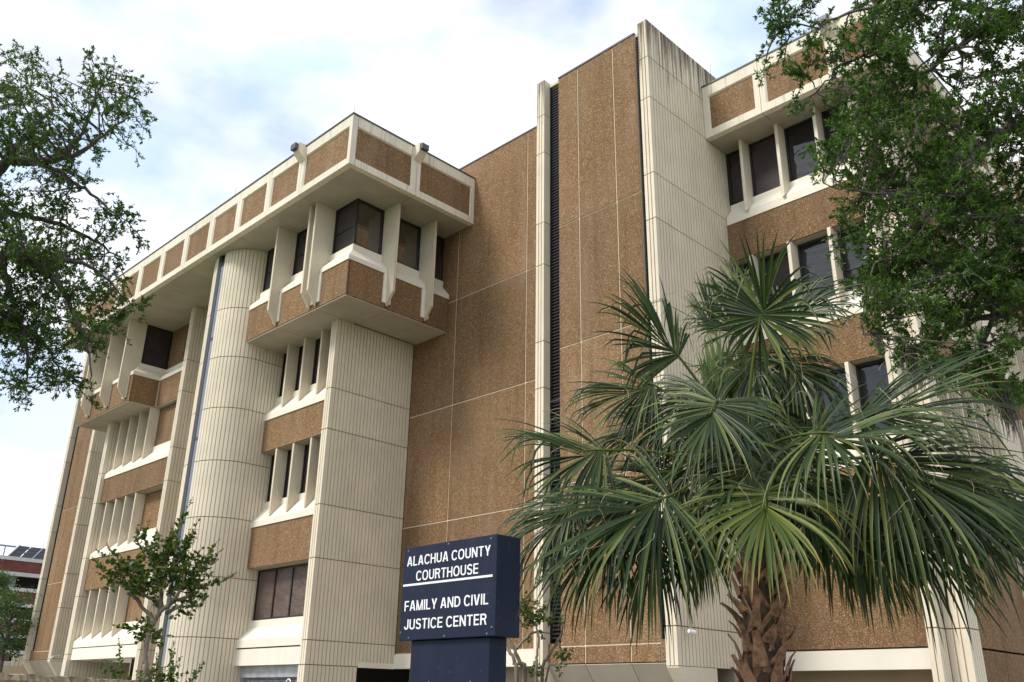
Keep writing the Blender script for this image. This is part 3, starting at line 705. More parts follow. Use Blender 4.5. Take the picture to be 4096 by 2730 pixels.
text('COURTHOUSE', -6.798, -5.942, 1.060, .090)
text('FAMILY AND CIVIL', -6.945, -5.805, .790, .092)
text('JUSTICE CENTER', -6.935, -5.82, .622, .092)
MB().box(-6.982, -5.757, SY-.005, SY-.0005, 1.018, 1.037).build('rule', 'letter', SG)
sc0 = None
for x, z in ((-6.933, 1.352), (-5.787, 1.352), (-6.985, .60), (-5.755, .60), (-5.81, .548), (-6.86, .548), (-6.353, 1.362), (-6.36, .548)):
    b = MB(); b.tube([(x, SY-.0045, z), (x, SY, z)], [.0085, .0095], 10); b.build('screw', 'screw', SG)
for x in (-6.60, -6.05):
    b = MB(); b.tube([(x, SY+.0405, .165), (x, SY+.045, .165)], [.008, .009], 10); b.build('screw', 'screw', SG)

# ------------------------------------------------------------------ low wall of split-face blocks
P1 = at(-160, 1541, 8.2); 
pa = at(0, 1547.3, 9.0); pb = at(246, 1559, 10.75)
dv = Vector((pb.x-pa.x, pb.y-pa.y, 0)).normalized(); zt = pa.z; nv = Vector((-dv.y, dv.x, 0)); 
if nv.dot(Vector((-pa.x, -pa.y, 0))) < 0: nv = -nv
WL = thing('block_wall', 'low wall of rough tan split-face blocks at the bottom left corner', 'wall', (pa.x, pa.y, GZ))
def block_mesh(seed, wd, hh=.20, dp=.28):
    r = random.Random(seed); nx, nz_ = 6, 4; v = []; f = []
    for j in range(nz_+1):
        for i in range(nx+1):
            e = (i in (0, nx)) or (j in (0, nz_)); u = i/nx
            out = .0 if e else .022+r.random()*.05*math.sin(math.pi*u)**.5
            if i in (0, nx): out = -.055
            v.append(((u-.5)*wd, -out, j/nz_*hh+(r.uniform(-.010, .008) if j == nz_ else 0)))
    for j in range(nz_):
        for i in range(nx): a = j*(nx+1)+i; f.append((a, a+1, a+nx+2, a+nx+1))
    o = len(v)
    for i in range(nx+1): v.append(((i/nx-.5)*wd, dp, hh+r.uniform(-.008, .006)))
    for i in range(nx): a = nz_*(nx+1)+i; f.append((a, a+1, o+i+1, o+i))
    o2 = len(v); v += [(-wd/2, dp, 0), (wd/2, dp, 0)]
    f += [(nz_*(nx+1), o, o2, 0), (nx, o2+1, o+nx, nz_*(nx+1)+nx), (o2, o, o+nx, o2+1)]
    me = bpy.data.meshes.new('block'); me.from_pydata(v, [], f); me.materials.append(M['block']); me.update(); return me
bms = [block_mesh(k, .335) for k in range(8)]
ang = math.atan2(dv.y, dv.x)
if (Matrix.Rotation(ang, 3, 'Z') @ Vector((0, -1, 0))).dot(nv) < 0: ang += math.pi
nrow = 9; hh = .2
for row in range(nrow):
    top = zt-row*hh
    for k in range(-9, 14):
        t = (k+(.5 if row % 2 else 0))*.345
        p = Vector((pa.x, pa.y, 0))+dv*t
        o = inst(bms[(k*5+row*3) % 8], 'block', WL, (p.x, p.y, top-hh)); o.rotation_euler = (0, 0, ang+rnd.uniform(-.02, .02))

# ------------------------------------------------------------------ foliage helpers
import numpy as np
rg = np.random.default_rng(11)
def unit(a): return a/np.maximum(np.linalg.norm(a, axis=1, keepdims=True), 1e-6)
def leaves(name, P, D, Ln, Wd, mat, parent, fold=.25, stuff=True, wide=.5, up=.6):
    P = np.asarray(P, float); n = len(P); D = unit(np.asarray(D, float))
    Ln = np.broadcast_to(np.asarray(Ln, float), (n,))[:, None]; Wd = np.broadcast_to(np.asarray(Wd, float), (n,))[:, None]
    S = unit(np.cross(D, unit(rg.normal(size=(n, 3))+np.array([0, 0, up])))); Nn = np.cross(S, D)
    org = np.array(LOC[parent.name]); V = np.empty((n, 4, 3))
    V[:, 0] = P; V[:, 1] = P+D*Ln*wide+S*Wd*.5+Nn*Wd*fold; V[:, 2] = P+D*Ln; V[:, 3] = P+D*Ln*wide-S*Wd*.5+Nn*Wd*fold
    V += np.array([0, 0, OFF])-org
    me = bpy.data.meshes.new(name); me.vertices.add(n*4); me.vertices.foreach_set('co', V.reshape(-1))
    me.loops.add(n*4); me.loops.foreach_set('vertex_index', np.arange(n*4, dtype=np.int32))
    me.polygons.add(n); me.polygons.foreach_set('loop_start', np.arange(0, n*4, 4, dtype=np.int32))
    me.materials.append(M[mat]); me.update(); me.validate()
    o = bpy.data.objects.new(name, me); COL.objects.link(o); o.parent = parent; LOC[o.name] = LOC[parent.name]
    if stuff: o['kind'] = 'stuff'
    return o
def smooth_path(pts, rads, sub=5, jit=.0):
    P = []; Rr = []
    n = len(pts)
    for i in range(n-1):
        p0, p1, p2, p3 = pts[max(i-1, 0)], pts[i], pts[i+1], pts[min(i+2, n-1)]
        for k in range(sub):
            t = k/sub; t2 = t*t; t3 = t2*t
            q = .5*((2*p1)+(p2-p0)*t+(2*p0-5*p1+4*p2-p3)*t2+(3*p1-p0-3*p2+p3)*t3)
            if jit: q = q+Vector((rnd.gauss(0, jit), rnd.gauss(0, jit), rnd.gauss(0, jit)))
            P.append(q); Rr.append(rads[i]+(rads[i+1]-rads[i])*t)
    P.append(pts[-1]); Rr.append(rads[-1]); return P, Rr

# ------------------------------------------------------------------ live oaks
def oak(name, label, base, trunk, limbs, clusters, mat, L0, W0, nb, nt, nl, moss=(), depth=1.2, seed=3, tw=.16):
    r = random.Random(seed)
    T = thing(name, label, 'tree', (base[0], base[1], GZ), 'live oaks framing the courthouse')
    tb = MB(); P, Rr = smooth_path([Vector(p) for p, _ in trunk], [q for _, q in trunk], 5, .02); tb.tube(P, Rr, 12)
    tb.build('trunk', 'bark', T, True)
    lb = MB(); samp = []
    for limb in limbs:
        P, Rr = smooth_path([at(x, y, d) if not isinstance(x, Vector) else x for x, y, d, _ in limb], [q for *_, q in limb], 5, .018)
        lb.tube(P, Rr, 8); samp += list(zip(P, Rr))
    lb.build('limb', 'bark', T, True)
    twb = MB(); LP = []; LD = []; LL = []
    SP = np.array([tuple(p) for p, _ in samp])
    for X, Y, rp, dist, dens in clusters:
        c = at(X, Y, dist); s = dist*1.04/(FOC*2353/1024); R_ = rp*s
        for b in range(max(1, round(nb*dens))):
            off = Vector((r.gauss(0, .48), r.gauss(0, .48), r.gauss(0, .48)))*R_
            tgt = c+off+Vector((c.x, c.y, 0)).normalized()*r.uniform(-depth, depth)
            dd = np.linalg.norm(SP-np.array(tuple(tgt)), axis=1)+rg.uniform(0, .35, len(SP)); i = int(dd.argmin()); s0, r0 = samp[i]
            v = tgt-s0; ln = v.length
            midp = s0+v*.5+Vector((r.gauss(0, .1), r.gauss(0, .1), r.gauss(.06, .1)))*ln
            P, Rr = smooth_path([s0, midp, tgt], [min(r0*.6, .028), .013, .004], 4, .012)
            twb.tube(P, Rr, 4, cap=False)
            for k in range(nt):
                q = P[r.randrange(len(P)//3, len(P))]+Vector((r.gauss(0, .3), r.gauss(0, .3), r.gauss(0, .28)))*R_
                d = (q-s0).normalized()*.7+Vector((r.gauss(0, .6), r.gauss(0, .6), r.gauss(0, .5))); d.normalize()
                ln2 = tw*r.uniform(.6, 1.4); e = q+d*ln2-Vector((0, 0, .12*ln2))
                near = min(P, key=lambda a: (a-q).length)
                twb.tube([near, q, e], [.005, .0035, .0015], 3, cap=False)
                n = int(nl*r.uniform(.6, 1.4))
                for j in range(n):
                    t = r.random()**.8; LP.append(tuple(q+(e-q)*t)); a = d*.75+Vector((r.gauss(0, .6), r.gauss(0, .6), r.gauss(.05, .6))); LD.append(tuple(a)); LL.append(L0*r.uniform(.65, 1.25))
    twb.build('twigs', 'bark', T, False, False)['kind'] = 'stuff'
    LL = np.array(LL); leaves('foliage', LP, LD, LL, LL*W0, mat, T)
    if moss:
        mb = MB()
        for X, Y, d, ln, n in moss:
            for k in range(n):
                p = at(X, Y, d)+Vector((r.gauss(0, .05), r.gauss(0, .05), r.gauss(0, .03))); l2 = ln*r.uniform(.35, 1.1); pts = [p]
                for q in range(5): p = p+Vector((r.gauss(0, .014), r.gauss(0, .014), -l2/5)); pts.append(p)
                mb.tube(pts, [.006, .008, .007, .006, .004, .002], 3, cap=False)
        mb.build('spanish_moss', 'moss', T, False, False)['kind'] = 'stuff'
    return T, len(LP)

DL = 17.0
Lc = [(20,170,55),(70,225,50),(35,250,45),(230,148,30),(205,205,35),(265,205,38),(310,250,34),(285,315,38),(230,285,38),(150,280,36),(95,300,45),(20,310,50),
      (180,345,30),(110,385,36),(30,400,50),(215,385,26),(165,455,36),(245,470,30),(285,520,32),(225,535,40),(110,500,50),(25,500,55),(280,600,30),(215,610,46),
      (135,600,50),(40,610,60),(300,665,30),(250,690,42),(175,690,50),(85,700,55),(290,745,28),(240,780,38),(165,775,46),(65,790,50),(10,760,55),(205,840,32),
      (145,845,34),(208,908,20),(60,890,30),(20,870,32),(100,860,26),(315,300,22),(330,265,18),(255,440,22),(60,600,60),(120,640,50),(190,740,46),(20,690,55),(-60,500,90),(-60,300,90),(-60,700,90)]
ltr = at(-330, 900, DL)
t1, n1 = oak('live_oak', 'spreading live oak reaching in from the left with sky between its branches', (ltr.x, ltr.y), 
    [((ltr.x, ltr.y, GZ), .48), ((ltr.x+.1, ltr.y, 0.2), .36), (tuple(at(-300, 1000, DL)), .32), (tuple(at(-240, 760, DL)), .28)],
    [[(-240,760,DL,.28),(-120,560,DL,.17),(0,384,DL,.10),(95,372,DL-.2,.075),(170,330,DL-.3,.05),(210,255,DL-.3,.03),(240,165,DL-.2,.012)],
     [(95,372,DL-.2,.07),(180,352,DL-.6,.045),(250,300,DL-.8,.022),(300,270,DL-.8,.01)],
     [(0,384,DL,.09),(70,300,DL+.4,.05),(120,240,DL+.5,.03),(60,200,DL+.6,.012)],
     [(95,372,DL,.06),(150,405,DL-.5,.04),(210,445,DL-.8,.028),(275,500,DL-1,.012)],
     [(-240,760,DL,.26),(-100,640,DL-.4,.16),(0,590,DL-.5,.10),(75,608,DL-.8,.075),(130,645,DL-1,.055),(170,720,DL-1.1,.035),(200,800,DL-1.2,.02),(210,890,DL-1.2,.008)],
     [(75,608,DL-.8,.06),(170,600,DL-.6,.04),(240,640,DL-.6,.024),(300,700,DL-.7,.01)],
     [(-100,640,DL-.4,.12),(0,500,DL+.3,.08),(100,505,DL+.4,.05),(200,545,DL+.4,.03),(275,590,DL+.3,.012)],
     [(0,590,DL-.5,.08),(30,700,DL-.3,.05),(60,800,DL-.4,.03),(60,880,DL-.4,.01)],
     [(-240,760,DL,.2),(-90,760,DL+.5,.1),(20,740,DL+.6,.06),(110,800,DL+.4,.03),(140,860,DL+.4,.01)]],
    [(x, y, rr, DL-.2+random.Random(i).uniform(-.9, .7), (rr/38)**2) for i, (x, y, rr) in enumerate(Lc)], 'oakleaf', .066, .40, 3.4, 14, 18, depth=.9, seed=5)

DR = 13.0
Rc = [(2055,110,40),(2110,185,38),(2040,25,40),(2120,85,34),(2165,150,26),(2090,250,44),(2160,260,40),(1790,38,34),(1845,30,38),(1765,100,22),(1835,95,22),(1745,115,14),(1900,60,42),(1940,130,30),(2000,60,46),(2070,50,40),(2150,40,40),(2250,30,50),(2330,45,50),(1985,150,46),(1965,215,38),
      (2040,230,54),(1960,300,40),(2005,320,60),(1935,392,30),(1985,412,52),(2050,395,66),(2120,320,50),(2215,330,60),(2300,260,60),(2325,140,50),(2270,110,34),(2140,410,66),
      (2235,430,66),(2325,410,60),(1945,480,36),(2015,512,52),(2100,530,66),(2200,550,66),(2300,550,60),(1965,565,34),(2005,605,40),(2070,630,60),(2170,650,66),(2270,660,66),
      (2335,640,50),(2005,690,30),(2055,720,48),(2140,750,52),(2230,770,58),(2325,770,50),(2005,765,20),(2085,810,36),(2180,840,44),(2285,850,46),(2340,880,36),(2300,935,24),
      (1835,220,18),(1825,160,16),(1882,430,14),(1905,515,16),(2420,300,110),(2430,600,120),(2430,100,100)]
rtr = at(2700, 900, DR+.6)
t2, n2 = oak('live_oak', 'dense live oak overhanging from the right with hanging grey moss', (rtr.x, rtr.y),
    [((rtr.x, rtr.y, GZ), .55), ((rtr.x, rtr.y, .3), .42), (tuple(at(2690, 900, DR+.6)), .36), (tuple(at(2640, 620, DR+.4)), .30)],
    [[(2640,620,DR+.4,.28),(2520,540,DR+.2,.16),(2353,515,DR,.085),(2230,470,DR-.2,.06),(2130,430,DR-.4,.04),(2040,420,DR-.6,.022),(1960,470,DR-.8,.01)],
     [(2640,620,DR+.4,.28),(2500,420,DR-.3,.15),(2353,300,DR-.9,.075),(2290,320,DR-1.0,.062),(2215,385,DR-1.1,.052),(2165,450,DR-1.2,.04),(2095,540,DR-1.2,.026),(2040,610,DR-1.2,.012)],
     [(2640,620,DR+.4,.24),(2560,250,DR,.16),(2450,60,DR-.4,.10),(2330,40,DR-.6,.06),(2200,105,DR-.8,.045),(2120,170,DR-.9,.034),(2040,190,DR-1,.024),(1985,260,DR-1.2,.012)],
     [(2120,170,DR-.9,.03),(2010,130,DR-1.3,.022),(1930,150,DR-1.6,.016),(1870,220,DR-1.7,.01),(1800,250,DR-1.8,.005)],
     [(2330,40,DR-.6,.05),(2150,0,DR-1,.03),(2000,20,DR-1.4,.022),(1880,60,DR-1.8,.014),(1770,60,DR-2,.006)],
     [(2165,450,DR-1.2,.035),(2060,440,DR-1.5,.024),(1960,440,DR-1.7,.012),(1890,420,DR-1.8,.006)],
     [(2520,540,DR+.2,.13),(2400,680,DR,.08),(2290,720,DR-.3,.05),(2190,760,DR-.4,.03),(2100,820,DR-.4,.012)],
     [(2095,540,DR-1.2,.022),(2020,600,DR-1.4,.016),(1990,680,DR-1.5,.012),(1985,770,DR-1.5,.006)],
     [(2290,720,DR-.3,.04),(2260,800,DR-.3,.026),(2280,880,DR-.3,.012)],
     [(2353,515,DR,.07),(2280,580,DR+.3,.045),(2190,600,DR+.4,.03),(2100,660,DR+.4,.016)]],
    [(x, y, rr, (DR-.9 if x > 1940 else DR-1.7)+random.Random(i+90).uniform(-.7, .8), (rr/42)**2) for i, (x, y, rr) in enumerate(Rc)], 'oakleaf2', .066, .38, 4.0, 15, 22,
    moss=[(2085,800,DR-.6,.55,60),(2110,830,DR-.6,.45,50),(2290,860,DR-.4,.75,80),(2310,900,DR-.4,.6,60),(2200,840,DR-.5,.4,40),(2020,770,DR-1.2,.25,25),(2010,280,DR-1.4,.25,20),(2110,300,DR-1,.25,20)], depth=1.0, seed=9)

# ------------------------------------------------------------------ cabbage palm
DP = 9.5
def pt(X, Y, d): return at(X, Y, d)
pb0 = at(1757, 1560, DP)
PALM = thing('palm_tree', 'stout palm with wide fan leaves and criss-crossed old leaf bases', 'palm tree', (pb0.x, pb0.y, GZ))
heart = at(1702, 1085, DP)
tp = [Vector((pb0.x+.03, pb0.y, GZ)), pb0, at(1742, 1330, DP), at(1715, 1170, DP), heart]
P_, R_ = smooth_path(tp, [.22, .19, .155, .12, .07], 6)
MB().tube(P_, R_, 16).build('trunk', 'trunk', PALM, True)
def boot_mesh(seed):                                          # an old leaf stalk: forked base, flat tapering stub with a torn end
    r = random.Random(seed); v = []; f = []; L_ = .27*r.uniform(.75, 1.25); sk = r.uniform(-.05, .05)
    def strip(pts):
        o = len(v)
        for x, y, z, wd, th in pts:
            for sx, sy in ((-1, 0), (-.45, 1), (.45, 1), (1, 0), (0, -.7)): v.append((x+sx*wd, y-th*sy, z))
        n = len(pts)
        for i in range(n-1):
            for j in range(5): q = o+i*5+j; c = o+i*5+(j+1) % 5; f.append((q, c, c+5, q+5))
        f.append(tuple(o+(n-1)*5+j for j in range(5))); f.append(tuple(o+j for j in range(5))[::-1])
    for sg in (-1, 1):
        strip([(sg*.115*r.uniform(.9, 1.1), .02, -.17, .030, .010), (sg*.085, .0, -.09, .036, .013), (sg*.045, -.022, .0, .036, .016), (sg*.018, -.05, .07, .030, .018)])
    strip([(0, -.045, .02, .074, .022), (sk*.3, -.07, .04+L_*.3, .058, .020), (sk*.7, -.105, .04+L_*.6, .038, .015), (sk, -.125-r.uniform(0, .05), .04+L_*.85, .032+r.uniform(-.008, .012), .010)])
    me = bpy.data.meshes.new('leaf_base'); me.from_pydata(v, [], f); me.materials.append(M['boot']); me.update(); return me
boots = [boot_mesh(k) for k in range(7)]
k = 0; zlev = -1.5
while zlev < 1.28:
    for i in range(len(P_)-1):
        if P_[i].z <= zlev < P_[i+1].z:
            t = (zlev-P_[i].z)/(P_[i+1].z-P_[i].z); c = P_[i].lerp(P_[i+1], t); rr = R_[i]+(R_[i+1]-R_[i])*t
            a = k*2.39996+rnd.uniform(-.12, .12)
            o = inst(boots[k % 7], 'leaf_base', PALM, (c.x+(rr-.03)*math.sin(a), c.y-(rr-.03)*math.cos(a), zlev))
            o.rotation_euler = (rnd.uniform(-.10, .26), rnd.uniform(-.34, .34), a); s_ = rnd.uniform(.8, 1.15); o.scale = (s_, s_, s_)
            break
    k += 1; zlev += .029
UPV = Vector((0, 0, 1))
def frond(X, Y, d1, X2, Y2, d2, L_, droop=.55, nseg=60, spread=150, mat='palmleaf', cup=.16, nh=None, seed=0, pet=True, wmax=.0165, start=None):
    r = random.Random(seed+int(X*7+Y)); H = at(X, Y, d1); a = (at(X2, Y2, d2)-H).normalized()
    tow = Vector((-H.x, -H.y, -H.z)).normalized(); up = Vector((0, 0, 1))
    nn = (nh if nh is not None else (up*.75+tow*.75)); n = (nn-a*nn.dot(a)).normalized(); l = a.cross(n).normalized()
    clump = [(r.gauss(0, .13), r.gauss(0, .035)) for _ in range(nseg//3+2)]
    V = []; F = []; AT = []; sp = math.radians(spread); g = Vector((0, 0, -1)); ns = 8
    for i in range(nseg):
        cl = clump[i//3]; q = (i+.5+r.uniform(-.3, .3))/nseg*2-1; th = sp*q+cl[1]; dth = 2*sp/nseg
        d0 = (a*math.cos(th)+l*math.sin(th)+n*(cup*(1-1.8*abs(q))+r.gauss(0, .06)+cl[0])).normalized()
        Li = L_*(1-.30*abs(q)**1.6)*r.uniform(.84, 1.06)
        p = H+a*(.20*L_*(1-abs(q))**1.2)-UPV*(.05*L_*(1-abs(q))**2); dr = droop*r.uniform(.4, 2.0); bend = r.random(); bt = r.uniform(.42, .85) if bend < .42 else 9; bk = r.uniform(.35, 1.2)
        d = d0.copy(); o = len(V); acc = 0
        for k in range(ns+1):
            t = k/ns
            s = d.cross(n); 
            if s.length < 1e-3: s = l
            s.normalize(); nn2 = s.cross(d).normalized()
            wd = min(math.tan(dth/2)*t*Li*1.15+.0035, wmax)*(1 if t < .5 else max(0.0, (1-t)/.5)**.75)
            V += [tuple(p-s*wd+nn2*wd*.35), tuple(p-nn2*wd*.15), tuple(p+s*wd+nn2*wd*.35)]; AT += [t]*3
            if k < ns:
                F += [(o+3*k, o+3*k+1, o+3*k+4, o+3*k+3), (o+3*k+1, o+3*k+2, o+3*k+5, o+3*k+4)]
                kk = dr*max(0, t-.18)**1.2*.55
                if bt < t < bt+.26: kk += bk
                d = (d+g*kk).normalized(); p = p+d*(Li/ns)
    b = MB(); b.v = V; b.f = F; b.mi = [0]*len(F)
    for k in range(9):                                       # loose curling fibres between the leaf segments
        th = r.uniform(-sp, sp); dq = (a*math.cos(th)+l*math.sin(th)+Vector((r.gauss(0, .3), r.gauss(0, .3), r.gauss(0, .2)))).normalized(); p = H+dq*L_*r.uniform(.35, .6); pts = [p]
        for q_ in range(7): dq = (dq+Vector((r.gauss(0, .45), r.gauss(0, .45), r.gauss(-.25, .4)))).normalized(); p = p+dq*.055; pts.append(p)
        n0 = len(b.v); b.tube(pts, [.0022]*8, 3, 1, False); AT += [.3]*(len(b.v)-n0)
    o = b.build('frond', [mat, 'fibre'], PALM, True, False)
    at_ = o.data.attributes.new('along', 'FLOAT', 'POINT'); at_.data.foreach_set('value', AT)
    if pet:
        s0 = start or heart+Vector((r.uniform(-.05, .05), r.uniform(-.05, .05), r.uniform(-.2, .1)))
        mid = s0.lerp(H, .5)+Vector((0, 0, .10*(H-s0).length)); P, Rr = smooth_path([s0, mid, H, H+a*.22*L_], [.024, .018, .013, .004], 5)
        b = MB(); b.tube(P, Rr, 6); pe = b.build('petiole', 'palmyellow', o, True)
    return o
UP = Vector((0, 0, 1))
def p2(x, y): return (1149+.6484*x, 551.5+.6484*y)
FR = [ # hub, tip, plan distances, length, droop, spread
 (920,290,9.1, 960,140,8.9, .95,.50,165,{}), (985,300,9.5, 1080,230,9.5, .90,.7,95,{}), (850,330,9.6, 790,240,9.7, .75,.45,80,{}), (900,400,9.5, 900,520,9.4, .8,.9,100,{}), (635,415,9.2, 480,240,8.9, 1.08,.42,82,{}), (548,515,9.5, 330,560,9.4, .98,.62,88,{}),
 (770,570,8.8, 690,720,8.5, 1.00,.60,130,{}), (372,745,9.2, 130,760,8.9, 1.20,.45,80,{}), (605,905,8.7, 300,1010,8.4, 1.62,.80,105,{'nseg':60}),
 (935,890,8.6, 950,1080,8.25, 1.12,.80,125,{'mat':'palmyellow'}), (1110,685,8.9, 1300,690,8.6, 1.35,.75,120,{}), (1262,620,9.1, 1560,560,8.9, 1.40,.40,75,{}),
 (1300,740,9.0, 1600,880,8.8, 1.75,.85,80,{'nseg':60}), (1420,770,9.3, 1700,900,9.3, 1.45,.80,75,{'nseg':54}), (1210,880,9.4, 1300,1090,9.4, 1.20,.9,70,{}),
 (1350,900,9.5, 1520,1090,9.5, 1.40,.9,75,{}), (1500,880,9.7, 1720,1070,9.7, 1.30,.9,75,{}), (1130,860,9.9, 1190,1080,9.9, 1.15,.9,70,{}),
 (640,820,9.6, 430,900,9.6, 1.30,.8,90,{}), (500,870,9.8, 260,1010,9.8, 1.40,.95,80,{}), (420,980,9.9, 270,1180,9.9, 1.20,.95,75,{}), (560,980,9.7, 500,1180,9.7, 1.20,.9,70,{}),
 (690,930,9.9, 690,1110,9.9, 1.00,.9,75,{}), (860,450,9.8, 930,560,9.6, .90,.85,120,{}), (700,520,9.7, 560,640,9.6, 1.00,.75,90,{}), (820,620,9.6, 860,760,9.5, .90,.85,90,{}),
 (855,230,9.9, 830,110,10.0, .62,.3,60,{}), (765,340,9.9, 715,170,10.1, .85,.22,24,{}), (1000,770,9.2, 1080,880,9.0, 1.00,.85,90,{}), (1600,820,9.9, 1800,960,9.9, 1.15,.8,75,{}),
 (270,930,9.6, 130,1040,9.6, 1.00,.8,75,{}), (900,760,9.9, 880,900,9.9, .8,.8,70,{}), (1290,1000,9.9, 1380,1180,9.9, .9,.95,65,{}), (1010,420,9.6, 1110,520,9.5, .85,.85,80,{}), (800,580,9.3, 780,720,9.2, .85,.9,110,{}), (850,690,9.2, 860,840,9.1, .9,.95,110,{}), (920,560,9.6, 990,660,9.5, .8,.9,110,{}),
 (980,660,9.5, 1040,760,9.4, .8,.9,90,{}), (745,700,9.5, 660,820,9.5, .95,.95,90,{}), (560,640,9.7, 430,700,9.7, .9,.7,80,{}), (880,800,8.9, 800,930,8.7, .8,.95,90,{}), (1050,860,9.1, 1120,1000,9.0, .95,.95,90,{}),
]
for i, (x, y, d1, x2, y2, d2, ln, dr, sp, kw) in enumerate(FR):
    frond(*p2(x, y), d1, *p2(x2, y2), d2, ln, dr, spread=sp, seed=i*13, **kw)
for i, (x, y, x2, y2, ln) in enumerate(((1660,930,1650,760,.85),(1640,940,1625,790,.75),(1680,930,1690,780,.7))):
    frond(x, y, 9.5+.1*i, x2, y2, 9.5+.1*i, ln, .12, nseg=14, spread=16, mat='palmyoung', seed=300+i, cup=0, wmax=.014)

# ------------------------------------------------------------------ crape myrtles
def crape(label, base, d, trunks, shoots, dense, L0=.066, group='crape myrtles in front of the courthouse', nleaf=26):
    r = random.Random(len(label)); b0 = at(base[0], base[1], d)
    T = thing('crape_myrtle', label, 'small tree', (b0.x, b0.y, GZ), group)
    tb = MB()
    for path in trunks:
        pts = [at(x, y, d+dz) for x, y, rr, dz in path]; rads = [rr for *_, rr, _ in path]
        if path[0][1] > 1540: pts = [Vector((pts[0].x, pts[0].y, GZ))]+pts; rads = [rads[0]*1.1]+rads
        P, Rr = smooth_path(pts, rads, 5, .004); tb.tube(P, Rr, 10)
    tb.build('trunk', 'crape_bark', T, True)
    sb = MB(); LP = []; LD = []; LL = []; RP = []; RD = []; RL = []
    for x0, y0, x1, y1, dz, red in shoots:
        p0 = at(x0, y0, d+dz*.4); p1 = at(x1, y1, d+dz); mid = p0.lerp(p1, .55)+Vector((r.gauss(0, .03), r.gauss(0, .03), -.04*(p1-p0).length))
        P, Rr = smooth_path([p0, mid, p1], [.0065, .004, .0015], 8, .004); sb.tube(P, Rr, 4, cap=False)
        n = max(6, int((p1-p0).length/.021))
        for j in range(n):
            t = .12+.88*j/n; k = min(int(t*(len(P)-1)), len(P)-2); q = P[k].lerp(P[k+1], t*(len(P)-1)-k); ax = (P[k+1]-P[k]).normalized()
            for sg in (0, 1):
                dd = ax*.55+Vector((r.gauss(0, .7), r.gauss(0, .7), r.gauss(.1, .55)))
                isred = t > .70 and r.random() < red
                sz = L0*(1.1 if t < .7 else 1.1-(t-.7)*2.2)*r.uniform(.75, 1.2)
                (RP if isred else LP).append(tuple(q)); (RD if isred else LD).append(tuple(dd)); (RL if isred else LL).append(sz*(.6 if isred else 1))
    for x, y, rp, n, dz in dense:
        c = at(x, y, d+dz); s = rp*d/(FOC*2353/1024)
        for j in range(n):
            q = c+Vector((r.gauss(0, .5), r.gauss(0, .6), r.gauss(0, .42)))*s; e = q+Vector((r.gauss(0, .5), r.gauss(0, .5), r.gauss(.35, .5))).normalized()*.12
            sb.tube([q, e], [.003, .0012], 3, cap=False)
            for m_ in range(7):
                LP.append(tuple(q.lerp(e, r.random()))); LD.append((r.gauss(0, 1), r.gauss(0, 1), r.gauss(0, .6))); LL.append(L0*r.uniform(.7, 1.25))
    sb.build('shoots', 'crape_bark', T, False, False)['kind'] = 'stuff'
    leaves('foliage', LP, LD, np.array(LL), np.array(LL)*.66, 'crapeleaf', T, .2, wide=.58)
    if RP: leaves('young_leaves', RP, RD, np.array(RL), np.array(RL)*.55, 'crapered', T, .2, wide=.55)
    return T
def l2(x, y): return (201+x*.2857, 1120+y*.2857)
def mk(ps, f): return [(*f(x, y), rr, dz) for x, y, rr, dz in ps]
tips = [(850,75,620,560),(905,250,760,600),(745,250,640,600),(500,260,520,620),(405,300,470,560),(150,455,400,680),(60,500,330,690),(40,570,300,740),(60,680,320,800),(205,1110,470,1130),(1065,415,800,700),
        (1085,495,800,720),(1050,590,780,760),(1205,690,840,830),(930,480,740,680),(880,410,700,660),(690,290,600,600),(560,330,540,620),(930,900,760,840),(845,1030,700,930),(250,600,440,760),(330,560,460,720),
        (640,400,600,640),(780,500,680,680),(600,1160,520,1200),(590,1270,510,1250),(380,1270,470,1180),(390,1060,480,1080),(230,780,430,830),(960,780,760,800),(340,850,460,880),(820,330,720,620)]
rs = random.Random(4)
crape('crape myrtle with smooth bare trunk and red-tipped shoots left of the round tower', (340, 1560), 12.0,
      [mk([(455,1568,.034,0),(462,1400,.032,0),(475,1270,.031,0),(505,1150,.031,0),(545,1070,.033,0)], l2), mk([(530,1090,.027,0),(500,1020,.024,.1),(440,970,.02,.15),(400,900,.024,.2),(320,850,.013,.2)], l2),
       mk([(545,1070,.03,0),(600,990,.026,-.05),(690,925,.021,-.1),(800,880,.022,-.15),(900,840,.01,-.2)], l2), mk([(590,1000,.034,.05),(560,930,.026,.15),(480,880,.018,.2),(430,830,.01,.25)], l2),
       mk([(600,990,.03,0),(590,860,.022,.05),(600,700,.012,.1)], l2), mk([(640,960,.03,-.05),(730,860,.02,-.2),(780,700,.01,-.25)], l2), mk([(640,1010,.026,0),(740,960,.018,-.1),(800,960,.008,-.1)], l2)],
      [(*l2(a, b), *l2(x, y), rs.uniform(-.3, .3), .85) for x, y, a, b in tips],
      [(*l2(x, y), rr, n, dz) for x, y, rr, n, dz in ((600,640,34,20,0),(480,640,34,15,.1),(730,640,34,18,-.1),(860,660,28,12,-.15),(380,700,30,18,.15),(290,740,26,12,.2),(560,760,36,26,0),(690,760,34,24,-.1),(820,780,30,20,-.1),(440,780,28,16,.15),(880,860,24,12,-.1),(790,960,20,9,-.1),(540,520,26,12,0),(700,520,26,12,0),(470,1150,20,10,0),(420,1210,16,6,0),(510,840,26,10,.1))])
shr = [(250,1220,285,1600),(140,1380,200,1600),(560,1330,590,1600),(690,1235,640,1600),(760,1360,690,1600),(940,1400,800,1610),(880,1470,760,1610),(540,1420,480,1600),(170,1400,210,1600),(320,1500,290,1600),(700,1300,660,1600),(620,1450,600,1600),(420,1480,440,1600)]
